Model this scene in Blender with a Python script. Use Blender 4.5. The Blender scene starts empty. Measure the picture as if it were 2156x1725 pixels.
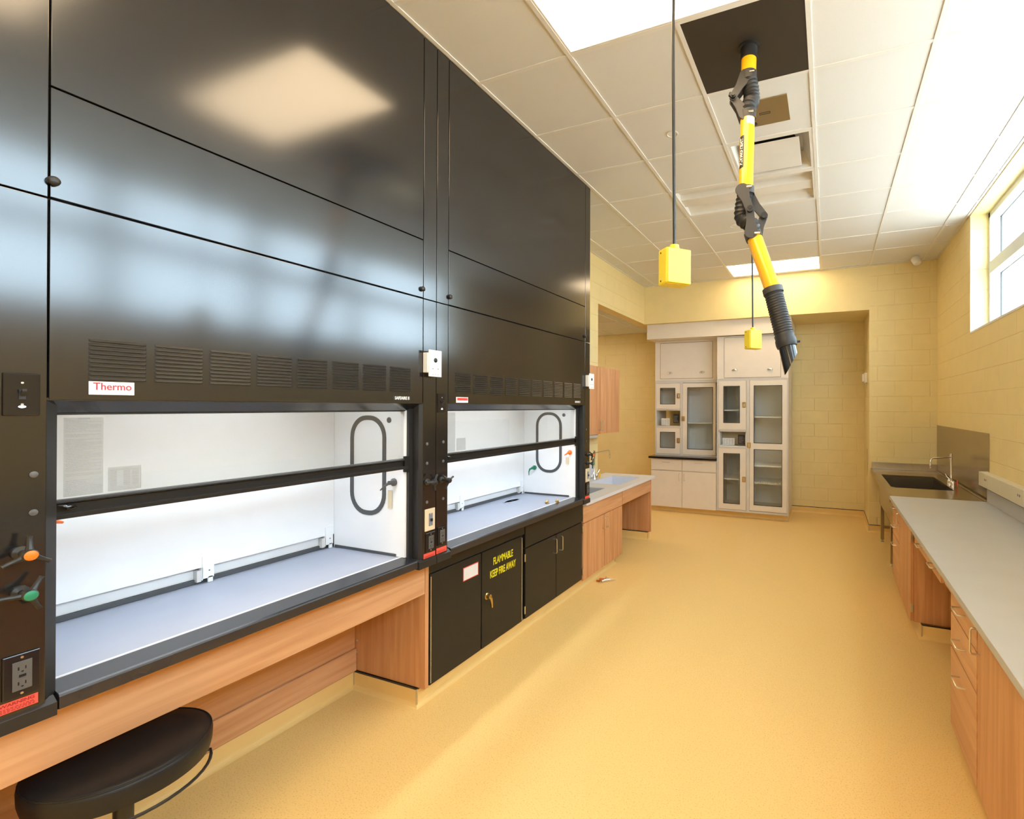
import bpy, bmesh, math, random
from mathutils import Vector, Matrix
random.seed(7)
C = bpy.context.scene.collection
PI = math.pi

# ------------------------------------------------------------------ camera
# yaw 22.25 deg left of +Y, principal point right of centre (photo is cropped)
YAW, PIT, ROL = 0.3883, 0.0026, 0.0029
cam_d = bpy.data.cameras.new('camera')
cam_d.sensor_width = 36.0
cam_d.lens = 1027.834 / 2156 * 36.0
cam_d.shift_x = (1078 - 1323.739) / 2156
cam_d.shift_y = (854.0176 - 862.5) / 2156
cam_d.clip_start = 0.05
cam = bpy.data.objects.new('camera', cam_d); C.objects.link(cam)
Fv = Vector((-math.sin(YAW) * math.cos(PIT), math.cos(YAW) * math.cos(PIT), math.sin(PIT)))
Rv = Vector((math.cos(YAW), math.sin(YAW), 0)); Uv = Rv.cross(Fv)
Rv = (Rv * math.cos(ROL) + Uv * math.sin(ROL)).normalized(); Uv = Rv.cross(Fv)
cam.matrix_world = Matrix(((Rv.x, Uv.x, -Fv.x, 0), (Rv.y, Uv.y, -Fv.y, 0), (Rv.z, Uv.z, -Fv.z, 1.68), (0, 0, 0, 1)))
bpy.context.scene.camera = cam

# ------------------------------------------------------------------ light, exposure
SKY = 13.0         # daylight outside the windows
LAMP = 8.2        # lit ceiling diffusers
HOODLAMP = 24.0     # fluorescent lamps inside the hoods
vs = bpy.context.scene.view_settings
vs.view_transform = 'Standard'; vs.look = 'None'; vs.gamma = 1.0; vs.exposure = 0.2
vs.use_curve_mapping = False
world = bpy.data.worlds.new('sky'); bpy.context.scene.world = world; world.use_nodes = True
wn = world.node_tree.nodes; wl = world.node_tree.links
bg = wn['Background']; bg.inputs['Strength'].default_value = SKY
tc = wn.new('ShaderNodeTexCoord'); sp = wn.new('ShaderNodeSeparateXYZ'); rp = wn.new('ShaderNodeValToRGB')
wl.new(tc.outputs['Generated'], sp.inputs[0]); wl.new(sp.outputs['Z'], rp.inputs[0]); wl.new(rp.outputs[0], bg.inputs['Color'])
rp.color_ramp.elements[0].position = 0.0; rp.color_ramp.elements[0].color = (0.62, 0.66, 0.66, 1)
rp.color_ramp.elements[1].position = 0.06; rp.color_ramp.elements[1].color = (0.68, 0.84, 1.0, 1)

# ------------------------------------------------------------------ materials
def mat(name, col, rough=0.5, metal=0.0, spec=0.5, emit=None, estr=0, alpha=None, trans=0, ior=1.45, coat=0, bump=None, speck=None):
    m = bpy.data.materials.new(name); m.use_nodes = True
    n = m.node_tree.nodes; l = m.node_tree.links; b = n['Principled BSDF']
    b.inputs['Base Color'].default_value = (*col, 1); b.inputs['Roughness'].default_value = rough
    b.inputs['Metallic'].default_value = metal; b.inputs['Specular IOR Level'].default_value = spec
    b.inputs['IOR'].default_value = ior
    if trans: b.inputs['Transmission Weight'].default_value = trans
    if coat: b.inputs['Coat Weight'].default_value = coat; b.inputs['Coat Roughness'].default_value = 0.08
    if emit: b.inputs['Emission Color'].default_value = (*emit, 1); b.inputs['Emission Strength'].default_value = estr
    t = n.new('ShaderNodeTexCoord')
    # every material carries a faint procedural variation
    nz = n.new('ShaderNodeTexNoise'); nz.inputs['Scale'].default_value = speck[0] if speck else 6.0
    nz.inputs['Detail'].default_value = 3
    l.new(t.outputs['Object'], nz.inputs['Vector'])
    r = n.new('ShaderNodeValToRGB'); l.new(nz.outputs['Fac'], r.inputs[0])
    k = 0.96
    if speck:
        r.color_ramp.elements[0].position = speck[2]; r.color_ramp.elements[0].color = (*speck[1], 1)
        r.color_ramp.elements[1].position = speck[2] + 0.06; r.color_ramp.elements[1].color = (*col, 1)
    else:
        r.color_ramp.elements[0].position = 0.3; r.color_ramp.elements[0].color = (*[c * k for c in col], 1)
        r.color_ramp.elements[1].position = 0.7; r.color_ramp.elements[1].color = (*col, 1)
    l.new(r.outputs[0], b.inputs['Base Color'])
    if bump:
        nb = n.new('ShaderNodeTexNoise'); nb.inputs['Scale'].default_value = bump[0]; nb.inputs['Detail'].default_value = 2
        l.new(t.outputs['Object'], nb.inputs['Vector'])
        bp = n.new('ShaderNodeBump'); bp.inputs['Strength'].default_value = bump[1]; bp.inputs['Distance'].default_value = bump[2]
        l.new(nb.outputs['Fac'], bp.inputs['Height']); l.new(bp.outputs[0], b.inputs['Normal'])
    return m

def wood(name, axis, light, dark):
    m = bpy.data.materials.new(name); m.use_nodes = True
    n = m.node_tree.nodes; l = m.node_tree.links; b = n['Principled BSDF']
    b.inputs['Roughness'].default_value = 0.38; b.inputs['Specular IOR Level'].default_value = 0.35
    t = n.new('ShaderNodeTexCoord'); mp = n.new('ShaderNodeMapping'); l.new(t.outputs['Object'], mp.inputs[0])
    s = [26.0, 26.0, 26.0]; s['xyz'.index(axis)] = 1.3
    mp.inputs['Scale'].default_value = s
    a = n.new('ShaderNodeTexNoise'); a.inputs['Scale'].default_value = 1.0; a.inputs['Detail'].default_value = 5; a.inputs['Distortion'].default_value = 0.6
    l.new(mp.outputs[0], a.inputs['Vector'])
    mp2 = n.new('ShaderNodeMapping'); s2 = [3.0, 3.0, 3.0]; s2['xyz'.index(axis)] = 0.5; mp2.inputs['Scale'].default_value = s2
    l.new(t.outputs['Object'], mp2.inputs[0])
    a2 = n.new('ShaderNodeTexNoise'); a2.inputs['Scale'].default_value = 1.6; l.new(mp2.outputs[0], a2.inputs['Vector'])
    mx = n.new('ShaderNodeMath'); mx.operation = 'ADD'; mx.use_clamp = True
    m1 = n.new('ShaderNodeMath'); m1.operation = 'MULTIPLY'; m1.inputs[1].default_value = 0.7
    m2 = n.new('ShaderNodeMath'); m2.operation = 'MULTIPLY'; m2.inputs[1].default_value = 0.3
    l.new(a.outputs['Fac'], m1.inputs[0]); l.new(a2.outputs['Fac'], m2.inputs[0]); l.new(m1.outputs[0], mx.inputs[0]); l.new(m2.outputs[0], mx.inputs[1])
    r = n.new('ShaderNodeValToRGB'); l.new(mx.outputs[0], r.inputs[0])
    r.color_ramp.elements[0].position = 0.33; r.color_ramp.elements[0].color = (*dark, 1)
    r.color_ramp.elements[1].position = 0.62; r.color_ramp.elements[1].color = (*light, 1)
    l.new(r.outputs[0], b.inputs['Base Color'])
    return m

def block_wall(name, u, col):
    """painted concrete block; u = 'x' or 'y' is the horizontal run"""
    m = mat(name, col, rough=0.55, spec=0.3)
    n = m.node_tree.nodes; l = m.node_tree.links; b = n['Principled BSDF']
    t = n.new('ShaderNodeNewGeometry'); s = n.new('ShaderNodeSeparateXYZ'); l.new(t.outputs['Position'], s.inputs[0])
    c = n.new('ShaderNodeCombineXYZ'); l.new(s.outputs[u.upper()], c.inputs[0]); l.new(s.outputs['Z'], c.inputs[1])
    br = n.new('ShaderNodeTexBrick'); l.new(c.outputs[0], br.inputs['Vector'])
    br.inputs['Scale'].default_value = 1.0; br.inputs['Brick Width'].default_value = 0.406; br.inputs['Row Height'].default_value = 0.203
    br.inputs['Mortar Size'].default_value = 0.0045; br.inputs['Mortar Smooth'].default_value = 0.6
    br.inputs['Color1'].default_value = (1, 1, 1, 1); br.inputs['Color2'].default_value = (1, 1, 1, 1); br.inputs['Mortar'].default_value = (0, 0, 0, 1)
    nz = n.new('ShaderNodeTexNoise'); nz.inputs['Scale'].default_value = 60; l.new(t.outputs['Position'], nz.inputs['Vector'])
    ad = n.new('ShaderNodeMath'); ad.operation = 'MULTIPLY_ADD'; ad.inputs[1].default_value = 0.08
    l.new(nz.outputs['Fac'], ad.inputs[0]); l.new(br.outputs['Color'], ad.inputs[2])
    bp = n.new('ShaderNodeBump'); bp.inputs['Strength'].default_value = 0.7; bp.inputs['Distance'].default_value = 0.0045
    l.new(ad.outputs[0], bp.inputs['Height']); l.new(bp.outputs[0], b.inputs['Normal'])
    return m

YEL = (0.87, 0.72, 0.37)
M = dict(
    floor=mat('sheet_vinyl', (0.90, 0.63, 0.25), 0.38, speck=(170, (0.72, 0.47, 0.16), 0.36), spec=0.35),
    cove=mat('cove_vinyl', (0.90, 0.63, 0.25), 0.38, spec=0.4),
    wall_x=block_wall('block_wall_x', 'x', YEL), wall_y=block_wall('block_wall_y', 'y', YEL),
    plaster=mat('yellow_plaster', YEL, 0.6, spec=0.3),
    tile=mat('ceiling_tile', (0.75, 0.75, 0.735), 0.9, speck=(240, (0.70, 0.69, 0.66), 0.34), bump=(300, 0.2, 0.001)),
    tbar=mat('white_tbar', (0.80, 0.78, 0.74), 0.5),
    black=mat('black_paint', (0.012, 0.012, 0.0125), 0.155, bump=(90, 0.030, 0.0006), spec=0.62, ior=1.68),
    sill=mat('sill_epoxy', (0.020, 0.021, 0.027), 0.24, spec=0.9),
    blackgloss=mat('black_gloss', (0.013, 0.013, 0.015), 0.10, spec=0.6),
    blacksat=mat('black_satin', (0.016, 0.015, 0.014), 0.36, spec=0.4),
    blackplastic=mat('black_plastic', (0.02, 0.02, 0.021), 0.35),
    vinyl=mat('black_vinyl', (0.012, 0.012, 0.013), 0.42, bump=(220, 0.25, 0.0006), spec=0.4),
    rubber=mat('black_rubber', (0.022, 0.022, 0.023), 0.45),
    armgrey=mat('arm_charcoal', (0.052, 0.047, 0.042), 0.42),
    greyplastic=mat('dark_grey_plastic', (0.10, 0.10, 0.10), 0.4),
    liner=mat('white_liner', (0.86, 0.87, 0.88), 0.35),
    slab=mat('pale_blue_slab', (0.36, 0.39, 0.48), 0.45),
    gasket=mat('grey_gasket', (0.07, 0.075, 0.08), 0.5),
    epoxy=mat('grey_epoxy', (0.50, 0.50, 0.51), 0.38),
    epoxyL=mat('pale_epoxy', (0.72, 0.72, 0.74), 0.35),
    sinkwhite=mat('white_sink', (0.72, 0.75, 0.85), 0.3),
    wood_v=wood('maple_upright', 'z', (0.70, 0.36, 0.17), (0.52, 0.23, 0.09)),
    wood_y=wood('maple_long', 'y', (0.74, 0.41, 0.21), (0.57, 0.27, 0.115)),
    steel=mat('stainless_steel', (0.44, 0.39, 0.33), 0.24, metal=1.0, bump=(14, 0.06, 0.002)),
    steeldk=mat('bowl_steel', (0.22, 0.20, 0.18), 0.35, metal=1.0),  # stainless darkened in its colour for the dark reflections inside the bowl
    chrome=mat('chrome', (0.78, 0.78, 0.78), 0.09, metal=1.0),
    nickel=mat('brushed_nickel', (0.68, 0.66, 0.62), 0.28, metal=1.0),
    bronze=mat('bronze_plate', (0.45, 0.36, 0.20), 0.30, metal=0.85),
    brass=mat('brass', (0.62, 0.44, 0.16), 0.28, metal=1.0),
    cream=mat('cream_laminate', (0.83, 0.76, 0.67), 0.42),
    creamtrim=mat('pale_grey_edging', (0.66, 0.64, 0.62), 0.35),
    white=mat('white_plastic', (0.85, 0.85, 0.85), 0.35),
    fixture=mat('white_enamel', (0.80, 0.78, 0.74), 0.3),
    beige=mat('ivory_plate', (0.68, 0.58, 0.40), 0.4),
    almond=mat('almond_raceway', (0.72, 0.66, 0.50), 0.4),
    frame=mat('window_aluminium', (0.72, 0.76, 0.76), 0.35),
    glass=mat('clear_glass', (1, 1, 1), 0.0, trans=1.0, ior=1.45),
    yellow=mat('arm_yellow', (0.92, 0.50, 0.01), 0.25, coat=0.5),
    boxyel=mat('box_yellow', (0.88, 0.74, 0.05), 0.32),
    orange=mat('orange_cap', (0.95, 0.20, 0.02), 0.35),
    green=mat('green_cap', (0.02, 0.22, 0.12), 0.35),
    red=mat('red_label', (0.90, 0.10, 0.07), 0.5),
    redink=mat('red_ink', (0.62, 0.03, 0.05), 0.5),
    blackink=mat('black_ink', (0.03, 0.02, 0.02), 0.6),
    greyink=mat('grey_ink', (0.30, 0.30, 0.30), 0.7),
    darkred=mat('dark_red_ink', (0.30, 0.02, 0.02), 0.6),
    yelink=mat('yellow_ink', (0.85, 0.75, 0.02), 0.5),
    paper=mat('paper', (0.80, 0.80, 0.78), 0.7),
    tagp=mat('tan_tag', (0.70, 0.60, 0.42), 0.7),
    copper=mat('copper', (0.75, 0.33, 0.16), 0.3, metal=1.0),
    hole=mat('dark_opening', (0.006, 0.006, 0.006), 0.8),
    mount=mat('black_board', (0.035, 0.028, 0.022), 0.5),
    blueface=mat('blue_grey_plastic', (0.18, 0.21, 0.28), 0.35),
    lamp=mat('lit_diffuser', (0.9, 0.9, 0.9), 0.5, emit=(1.0, 0.75, 0.47), estr=LAMP),
    hoodlamp=mat('hood_lamp_glow', (0.9, 0.9, 0.9), 0.5, emit=(0.84, 0.92, 1.0), estr=HOODLAMP),
    led=mat('indicator_glow', (0.9, 0.9, 1.0), 0.3, emit=(0.85, 0.9, 1.0), estr=1.2),  # glow that stands in for a bright reflection on the switch plates
    dot=mat('green_led', (0.1, 0.8, 0.1), 0.3, emit=(0.1, 0.9, 0.1), estr=0.8),
)
# thin glazing that does not refract: transparent + glossy fresnel
def thin_glass(name, tint, gloss=0.06):
    m = bpy.data.materials.new(name); m.use_nodes = True
    n = m.node_tree.nodes; l = m.node_tree.links; n.remove(n['Principled BSDF'])
    o = n['Material Output']; a = n.new('ShaderNodeBsdfTransparent'); a.inputs[0].default_value = (*tint, 1)
    g = n.new('ShaderNodeBsdfGlossy'); g.inputs['Roughness'].default_value = 0.02
    nz = n.new('ShaderNodeTexNoise'); nz.inputs['Scale'].default_value = 2.0
    mr = n.new('ShaderNodeMapRange'); mr.inputs[3].default_value = gloss * 0.9; mr.inputs[4].default_value = gloss * 1.1
    l.new(nz.outputs['Fac'], mr.inputs[0])
    x = n.new('ShaderNodeMixShader'); l.new(mr.outputs[0], x.inputs[0]); l.new(a.outputs[0], x.inputs[1]); l.new(g.outputs[0], x.inputs[2])
    l.new(x.outputs[0], o.inputs[0]); return m
M['pane'] = thin_glass('window_pane', (0.97, 0.99, 0.98))
M['sash'] = thin_glass('sash_pane', (0.86, 0.85, 0.82), 0.07)
M['cabglass'] = thin_glass('cabinet_pane', (0.97, 0.99, 0.99), 0.05)

# ------------------------------------------------------------------ mesh builder
class MB:
    def __init__(s): s.v = []; s.f = []; s.smooth = []
    def add(s, vs_, fs, smooth=False):
        o = len(s.v); s.v += [tuple(v) for v in vs_]
        for f in fs: s.f.append([i + o for i in f]); s.smooth.append(smooth)
        return s
    def box(s, x0, x1, y0, y1, z0, z1):
        x0, x1 = sorted((x0, x1)); y0, y1 = sorted((y0, y1)); z0, z1 = sorted((z0, z1))
        v = [(x, y, z) for z in (z0, z1) for y in (y0, y1) for x in (x0, x1)]
        return s.add(v, [(0, 2, 3, 1), (4, 5, 7, 6), (0, 1, 5, 4), (2, 6, 7, 3), (0, 4, 6, 2), (1, 3, 7, 5)])
    def quad(s, *p): return s.add(p, [tuple(range(len(p)))])
    def prism(s, prof, a, t0, t1):
        """closed profile of 2-tuples extruded along axis a ('x','y','z')"""
        def P3(p, t):
            return {'x': (t, p[0], p[1]), 'y': (p[0], t, p[1]), 'z': (p[0], p[1], t)}[a]
        n = len(prof); v = [P3(p, t0) for p in prof] + [P3(p, t1) for p in prof]
        f = [(i, (i + 1) % n, n + (i + 1) % n, n + i) for i in range(n)]
        f += [tuple(range(n))[::-1], tuple(range(n, 2 * n))]
        return s.add(v, f)
    def tube(s, path, r, seg=14, caps=True, hollow=False):
        path = [Vector(p) for p in path]; rs = r if isinstance(r, (list, tuple)) else [r] * len(path)
        rings = []; prev = None
        for i, p in enumerate(path):
            if i == 0: d = path[1] - path[0]
            elif i == len(path) - 1: d = path[-1] - path[-2]
            else: d = (path[i + 1] - p).normalized() + (p - path[i - 1]).normalized()
            d = d.normalized() if d.length > 1e-9 else Vector((0, 0, 1))
            if prev is None:
                u = d.cross(Vector((0, 0, 1)));
                if u.length < 1e-3: u = d.cross(Vector((1, 0, 0)))
            else: u = prev - d * prev.dot(d)
            u.normalize(); w = d.cross(u); prev = u
            rings.append([p + (u * math.cos(2 * PI * k / seg) + w * math.sin(2 * PI * k / seg)) * rs[i] for k in range(seg)])
        v = [q for R_ in rings for q in R_]; f = []
        for i in range(len(rings) - 1):
            for k in range(seg):
                f.append((i * seg + k, i * seg + (k + 1) % seg, (i + 1) * seg + (k + 1) % seg, (i + 1) * seg + k))
        s.add(v, f, True)
        if caps:
            s.add([rings[0][k] for k in range(seg)], [tuple(range(seg))[::-1]])
            s.add([rings[-1][k] for k in range(seg)], [tuple(range(seg))])
        return s
    def cyl(s, p0, p1, r, seg=20): return s.tube([p0, p1], r, seg)
    def lathe(s, c, axis, prof, seg=28):
        """prof = [(r, h)...] around axis vector through c"""
        a = Vector(axis).normalized(); u = a.cross(Vector((0, 0, 1)))
        if u.length < 1e-3: u = a.cross(Vector((1, 0, 0)))
        u.normalize(); w = a.cross(u); c = Vector(c)
        v = []; f = []
        for r, h in prof:
            for k in range(seg):
                t = 2 * PI * k / seg; v.append(c + a * h + (u * math.cos(t) + w * math.sin(t)) * r)
        for i in range(len(prof) - 1):
            for k in range(seg):
                f.append((i * seg + k, i * seg + (k + 1) % seg, (i + 1) * seg + (k + 1) % seg, (i + 1) * seg + k))
        f.append(tuple(range(seg))[::-1]); f.append(tuple(range((len(prof) - 1) * seg, len(prof) * seg)))
        return s.add(v, f, True)
    def sphere(s, c, r, seg=16, rings=10, sc=(1, 1, 1)):
        v = []; f = []
        for i in range(rings + 1):
            th = PI * i / rings
            for k in range(seg):
                ph = 2 * PI * k / seg
                v.append((c[0] + r * sc[0] * math.sin(th) * math.cos(ph), c[1] + r * sc[1] * math.sin(th) * math.sin(ph), c[2] + r * sc[2] * math.cos(th)))
        for i in range(rings):
            for k in range(seg):
                f.append((i * seg + k, (i + 1) * seg + k, (i + 1) * seg + (k + 1) % seg, i * seg + (k + 1) % seg))
        return s.add(v, f, True)
    def xf(s, m):
        s.v = [tuple(m @ Vector(v)) for v in s.v]; return s

def link(name, mb, m, parent=None, bev=0.0, flat=False):
    """one mesh object; parts are given in world coordinates and shifted to the parent's origin"""
    o0 = Vector((0, 0, 0)); q = parent
    while q is not None: o0 += q.location; q = q.parent
    me = bpy.data.meshes.new(name)
    if parent is None or flat:
        c = Vector((0, 0, 0))
    me.from_pydata([tuple(Vector(v) - o0) for v in mb.v], [], mb.f)
    me.polygons.foreach_set('use_smooth', mb.smooth)
    bm = bmesh.new(); bm.from_mesh(me); bmesh.ops.remove_doubles(bm, verts=bm.verts, dist=1e-6) if not any(mb.smooth) else None
    bmesh.ops.recalc_face_normals(bm, faces=bm.faces)
    for e in bm.edges:
        if len(e.link_faces) == 2 and e.calc_face_angle(0) > 0.75: e.smooth = False
    bm.to_mesh(me); bm.free()
    me.materials.append(m if not isinstance(m, str) else M[m])
    o = bpy.data.objects.new(name, me); C.objects.link(o)
    if parent is not None: o.parent = parent
    if bev:
        b = o.modifiers.new('edge', 'BEVEL'); b.width = bev; b.segments = 2; b.limit_method = 'ANGLE'; b.angle_limit = 0.6
    return o
def each(name, mbs, m, parent, bev=0.0):
    for q in mbs: link(name, q, m, parent, bev)
def thing(name, label, cat, loc, group=None):
    o = bpy.data.objects.new(name, None); C.objects.link(o); o.location = loc; o.empty_display_size = 0.1
    o['label'] = label; o['category'] = cat
    if group: o['group'] = group
    return o
def tag(o, label, cat, group=None):
    o['label'] = label; o['category'] = cat
    if group: o['group'] = group
    return o
def struct(name, mb, m, parent=None, bev=0):
    o = link(name, mb, m, parent, bev); o['kind'] = 'structure'; return o
def text(name, body, size, org, ux, uy, m, parent, sx=1.0, ext=0.0006, bend=None, align='CENTER', shear=0.0, heavy=0.0):
    cu = bpy.data.curves.new(name, 'FONT'); cu.body = body; cu.size = size; cu.align_x = align; cu.align_y = 'CENTER'; cu.extrude = ext; cu.resolution_u = 3
    cu.offset = heavy
    t = bpy.data.objects.new('tmp', cu); C.objects.link(t)
    bpy.context.view_layer.update()
    me = bpy.data.meshes.new_from_object(t.evaluated_get(bpy.context.evaluated_depsgraph_get()))
    bpy.data.objects.remove(t); bpy.data.curves.remove(cu)
    ux = Vector(ux).normalized(); uy = Vector(uy).normalized(); nn = ux.cross(uy)
    o0 = Vector((0, 0, 0)); q = parent
    while q is not None: o0 += q.location; q = q.parent
    org = Vector(org)
    for v in me.vertices:
        x, y, z = v.co.x * sx + shear * v.co.y, v.co.y, v.co.z
        if bend:   # wrap around a cylinder of radius bend whose axis runs along ux
            a = y / bend; v.co = org + ux * x + uy * (math.sin(a) * (bend + z)) + nn * (math.cos(a) * (bend + z) - bend) - o0
        else: v.co = org + ux * x + uy * y + nn * z - o0
    me.name = name; me.materials.clear(); me.materials.append(M[m])
    o = bpy.data.objects.new(name, me); C.objects.link(o); o.parent = parent
    return o
def copy_tree(o, parent=None):
    c = o.copy(); C.objects.link(c); c.parent = parent
    for ch in list(o.children): copy_tree(ch, c)
    return c
def arc(cx, cy, r, a0, a1, n):
    return [(cx + r * math.cos(a0 + (a1 - a0) * i / n), cy + r * math.sin(a0 + (a1 - a0) * i / n)) for i in range(n + 1)]
def pull(x, s, c, half, proj, r=0.004, vertical=True, axis='y'):
    """bow handle on a face of constant x (s=+1 faces +x) or y; c=(run, z) centre"""
    pts = []
    for k, (t, d) in enumerate([(-half, 0), (-half, proj * 0.6), (-half * 0.97, proj * 0.88), (-half * 0.85, proj), (half * 0.85, proj), (half * 0.97, proj * 0.88), (half, proj * 0.6), (half, 0)]):
        run, z = (c[0], c[1] + t) if vertical else (c[0] + t, c[1])
        pts.append((x + s * d, run, z) if axis == 'y' else (run, x + s * d, z))
    return MB().tube(pts, r, 8)

# ------------------------------------------------------------------ the setting
XR, XL, CE = 1.30, -2.73, 3.60
YB = -4.0                     # wall behind the camera
struct('floor', MB().box(-5.2, 1.75, YB - .2, 8.5, -0.08, 0), 'floor')
# ceiling: a grid of square lay-in tiles; openings where fixtures sit
gx = lambda i: -1.314 + .61 * i
gy = lambda j: 2.34 + .613 * j
holes = {(0, -1), (1, -1), (0, 3), (1, 3), (0, 7), (1, 7), (1, 2), (1, 0)} | {(a, b) for a in (0, 1) for b in (-3, -5, -7, -9)}
xs = [XL] + [gx(i) for i in range(-2, 5)] + [XR]; xi = [None] + list(range(-2, 4)) + [4]
js = list(range(-10, 8))
ct = MB(); tb = MB()
for a in range(len(xs) - 1):
    for j in js:
        y0, y1 = max(gy(j), YB), gy(j + 1)
        if y1 <= YB: continue
        if (xi[a], j) in holes: continue
        ct.quad((xs[a], y0, CE), (xs[a], y1, CE), (xs[a + 1], y1, CE), (xs[a + 1], y0, CE))
    ct.quad((xs[a], gy(8), CE), (xs[a], 7.33, CE), (xs[a + 1], 7.33, CE), (xs[a + 1], gy(8), CE))
ceil = struct('ceiling', ct, 'tile')
for i in range(-2, 5):
    if i == 1: continue
    tb.box(gx(i) - .012, gx(i) + .012, YB, 7.33, CE - .006, CE + .012)
for j in js + [8]:
    if gy(j) > YB: tb.box(XL, XR, gy(j) - .012, gy(j) + .012, CE - .005, CE + .012)
wide = {-1, 3, 7, -3, -5, -7, -9}
for j in js:
    if j in wide or gy(j + 1) <= YB: continue
    tb.box(gx(1) - .012, gx(1) + .012, max(gy(j), YB), gy(j + 1), CE - .006, CE + .012)
tb.box(XL, XL + .022, YB, 7.33, CE - .006, CE); tb.box(XR - .022, XR, YB, 7.33, CE - .006, CE); tb.box(XL, XR, 7.31, 7.33, CE - .006, CE)
link('ceiling_grid', tb, 'tbar', ceil)
struct('ceiling_slab', MB().box(-5.2, 1.75, YB - .2, 8.5, 4.0, 4.1), 'tile')  # unseen slab added above the tiles to stop light leaks
# lower tiled ceiling of the side alcove
la = MB().box(-5.0, -2.88, 3.2, 8.28, 3.01, 3.03)
alc = struct('ceiling_alcove', la, 'tile')
tb = MB()
for k in range(4): tb.box(-4.9 + .61 * k, -4.876 + .61 * k, 3.2, 8.28, 3.004, 3.012)
for k in range(9): tb.box(-5.0, -2.88, 3.3 + .613 * k, 3.324 + .613 * k, 3.005, 3.012)
link('ceiling_grid', tb, 'tbar', alc)
# walls
WO, WZ0 = 5.76, 2.41
w = MB().box(XR, XR + .30, YB, 8.5, 0, WZ0)
w.box(XR, XR + .30, WO, 8.5, WZ0, 4.0); w.box(XR, XR + .30, YB, -3.4, WZ0, 4.0); w.box(XR, XR + .30, -3.4, WO, 3.585, 4.0)
struct('wall_right', w, 'wall_y')
struct('wall_far_right', MB().box(.51, XR, 7.33, 8.28, 0, 4.0), 'wall_x')
struct('wall_far', MB().box(-5.2, XR, 8.28, 8.5, 0, 4.0), 'wall_x')
h = MB().box(-2.88, .51, 7.33, 8.28, 3.0, 4.0)
struct('wall_header', h, 'plaster')
w = MB().box(-2.88, XL, YB, 5.63, 0, 4.0); w.box(-2.88, XL, 5.63, 7.33, 3.0, 4.0)
struct('wall_left', w, 'wall_y')
w = MB().box(-5.2, -5.0, 3.0, 8.5, 0, 4.0); w.box(-5.0, -2.88, 3.0, 3.2, 0, 4.0)
struct('wall_alcove_left', w, 'wall_y')
struct('wall_behind', MB().box(-5.2, 1.6, YB - .2, YB, 0, 4.0), 'wall_x')
# windows: a clerestory band, aluminium frame with transom, panes between mullions
ys = [5.76, 4.25, 3.15, 2.05, .95, -.15, -1.25, -2.35, -3.4]
for k in range(len(ys) - 1):
    a, b = ys[k + 1], ys[k]
    fr = MB(); e = .050
    fr.box(1.45, 1.57, a, a + e, WZ0 + .02, 3.585); fr.box(1.45, 1.57, b - e, b, WZ0 + .02, 3.585)
    fr.box(1.45, 1.57, a, b, WZ0 + .02, WZ0 + .05); fr.box(1.45, 1.57, a, b, 3.53, 3.585)
    fr.box(1.45, 1.57, a + e, b - e, 2.985, 3.10)
    wo = struct('window_%d' % (k + 1), fr, 'frame', bev=.003)
    link('pane', MB().box(1.545, 1.551, a + e, b - e, WZ0 + .05, 2.985), 'pane', wo)
    link('pane', MB().box(1.545, 1.551, a + e, b - e, 3.10, 3.53), 'pane', wo)
    gk = MB()
    for z0, z1 in ((WZ0 + .05, 2.985), (3.10, 3.53)):
        gk.box(1.535, 1.545, a + e, a + e + .008, z0, z1); gk.box(1.535, 1.545, b - e - .008, b - e, z0, z1)
        gk.box(1.535, 1.545, a + e, b - e, z0, z0 + .006); gk.box(1.535, 1.545, a + e, b - e, z1 - .006, z1)
    link('gasket', gk, 'gasket', wo)
struct('trim_1', MB().box(XR - .004, 1.60, -3.4, WO, WZ0, WZ0 + .02), 'white', bev=.002)

# cove bases
def cove_path(name, pts, h=.095, r=.03):
    """floor vinyl flashed up the toe: pts run with the wall on the LEFT of travel"""
    mb = MB(); prof = [(.0, h), (.004, h), (.004, r)] + [(.004 + r - r * math.cos(t), r - r * math.sin(t)) for t in [PI / 2 * k / 5 for k in range(1, 6)]] + [(.004 + r + .012, .0012), (0, .0012)]
    cap = MB(); cn = MB()
    P_ = [Vector((p[0], p[1], 0)) for p in pts]
    n = len(P_); offs = []
    for i in range(n):
        d0 = (P_[i] - P_[i - 1]).normalized() if i else (P_[1] - P_[0]).normalized()
        d1 = (P_[i + 1] - P_[i]).normalized() if i < n - 1 else d0
        n0 = Vector((d0.y, -d0.x, 0)); n1 = Vector((d1.y, -d1.x, 0))
        m_ = (n0 + n1); m_ = m_ / max(.2, m_.dot(n0)) if m_.length > .1 else n0
        offs.append(m_)
    for i in range(n - 1):
        v = []; f = []; k = len(prof)
        for q in (i, i + 1):
            for o, z in prof: v.append(P_[q] + offs[q] * o + Vector((0, 0, z)))
        for t in range(k): f.append((t, (t + 1) % k, k + (t + 1) % k, k + t))
        f.append(tuple(range(k))); f.append(tuple(range(k, 2 * k)))
        mb.add(v, f)
        v = []
        for q in (i, i + 1):
            for o, z in ((0, h), (.006, h), (.006, h + .008), (0, h + .008)): v.append(P_[q] + offs[q] * o + Vector((0, 0, z)))
        cap.add(v, [(0, 1, 5, 4), (1, 2, 6, 5), (2, 3, 7, 6), (3, 0, 4, 7), (0, 3, 2, 1), (4, 5, 6, 7)])
    o = struct(name, mb, 'cove'); c = link('cap_strip', cap, 'blackplastic', o)
    for i in range(1, n - 1): cn.box(P_[i].x + offs[i].x * .004 - .004, P_[i].x + offs[i].x * .004 + .004, P_[i].y + offs[i].y * .004 - .004, P_[i].y + offs[i].y * .004 + .004, .012, h + .004)
    if n > 2: link('corner_trim', cn, 'nickel', o)
    return o
TX = -2.127
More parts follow.
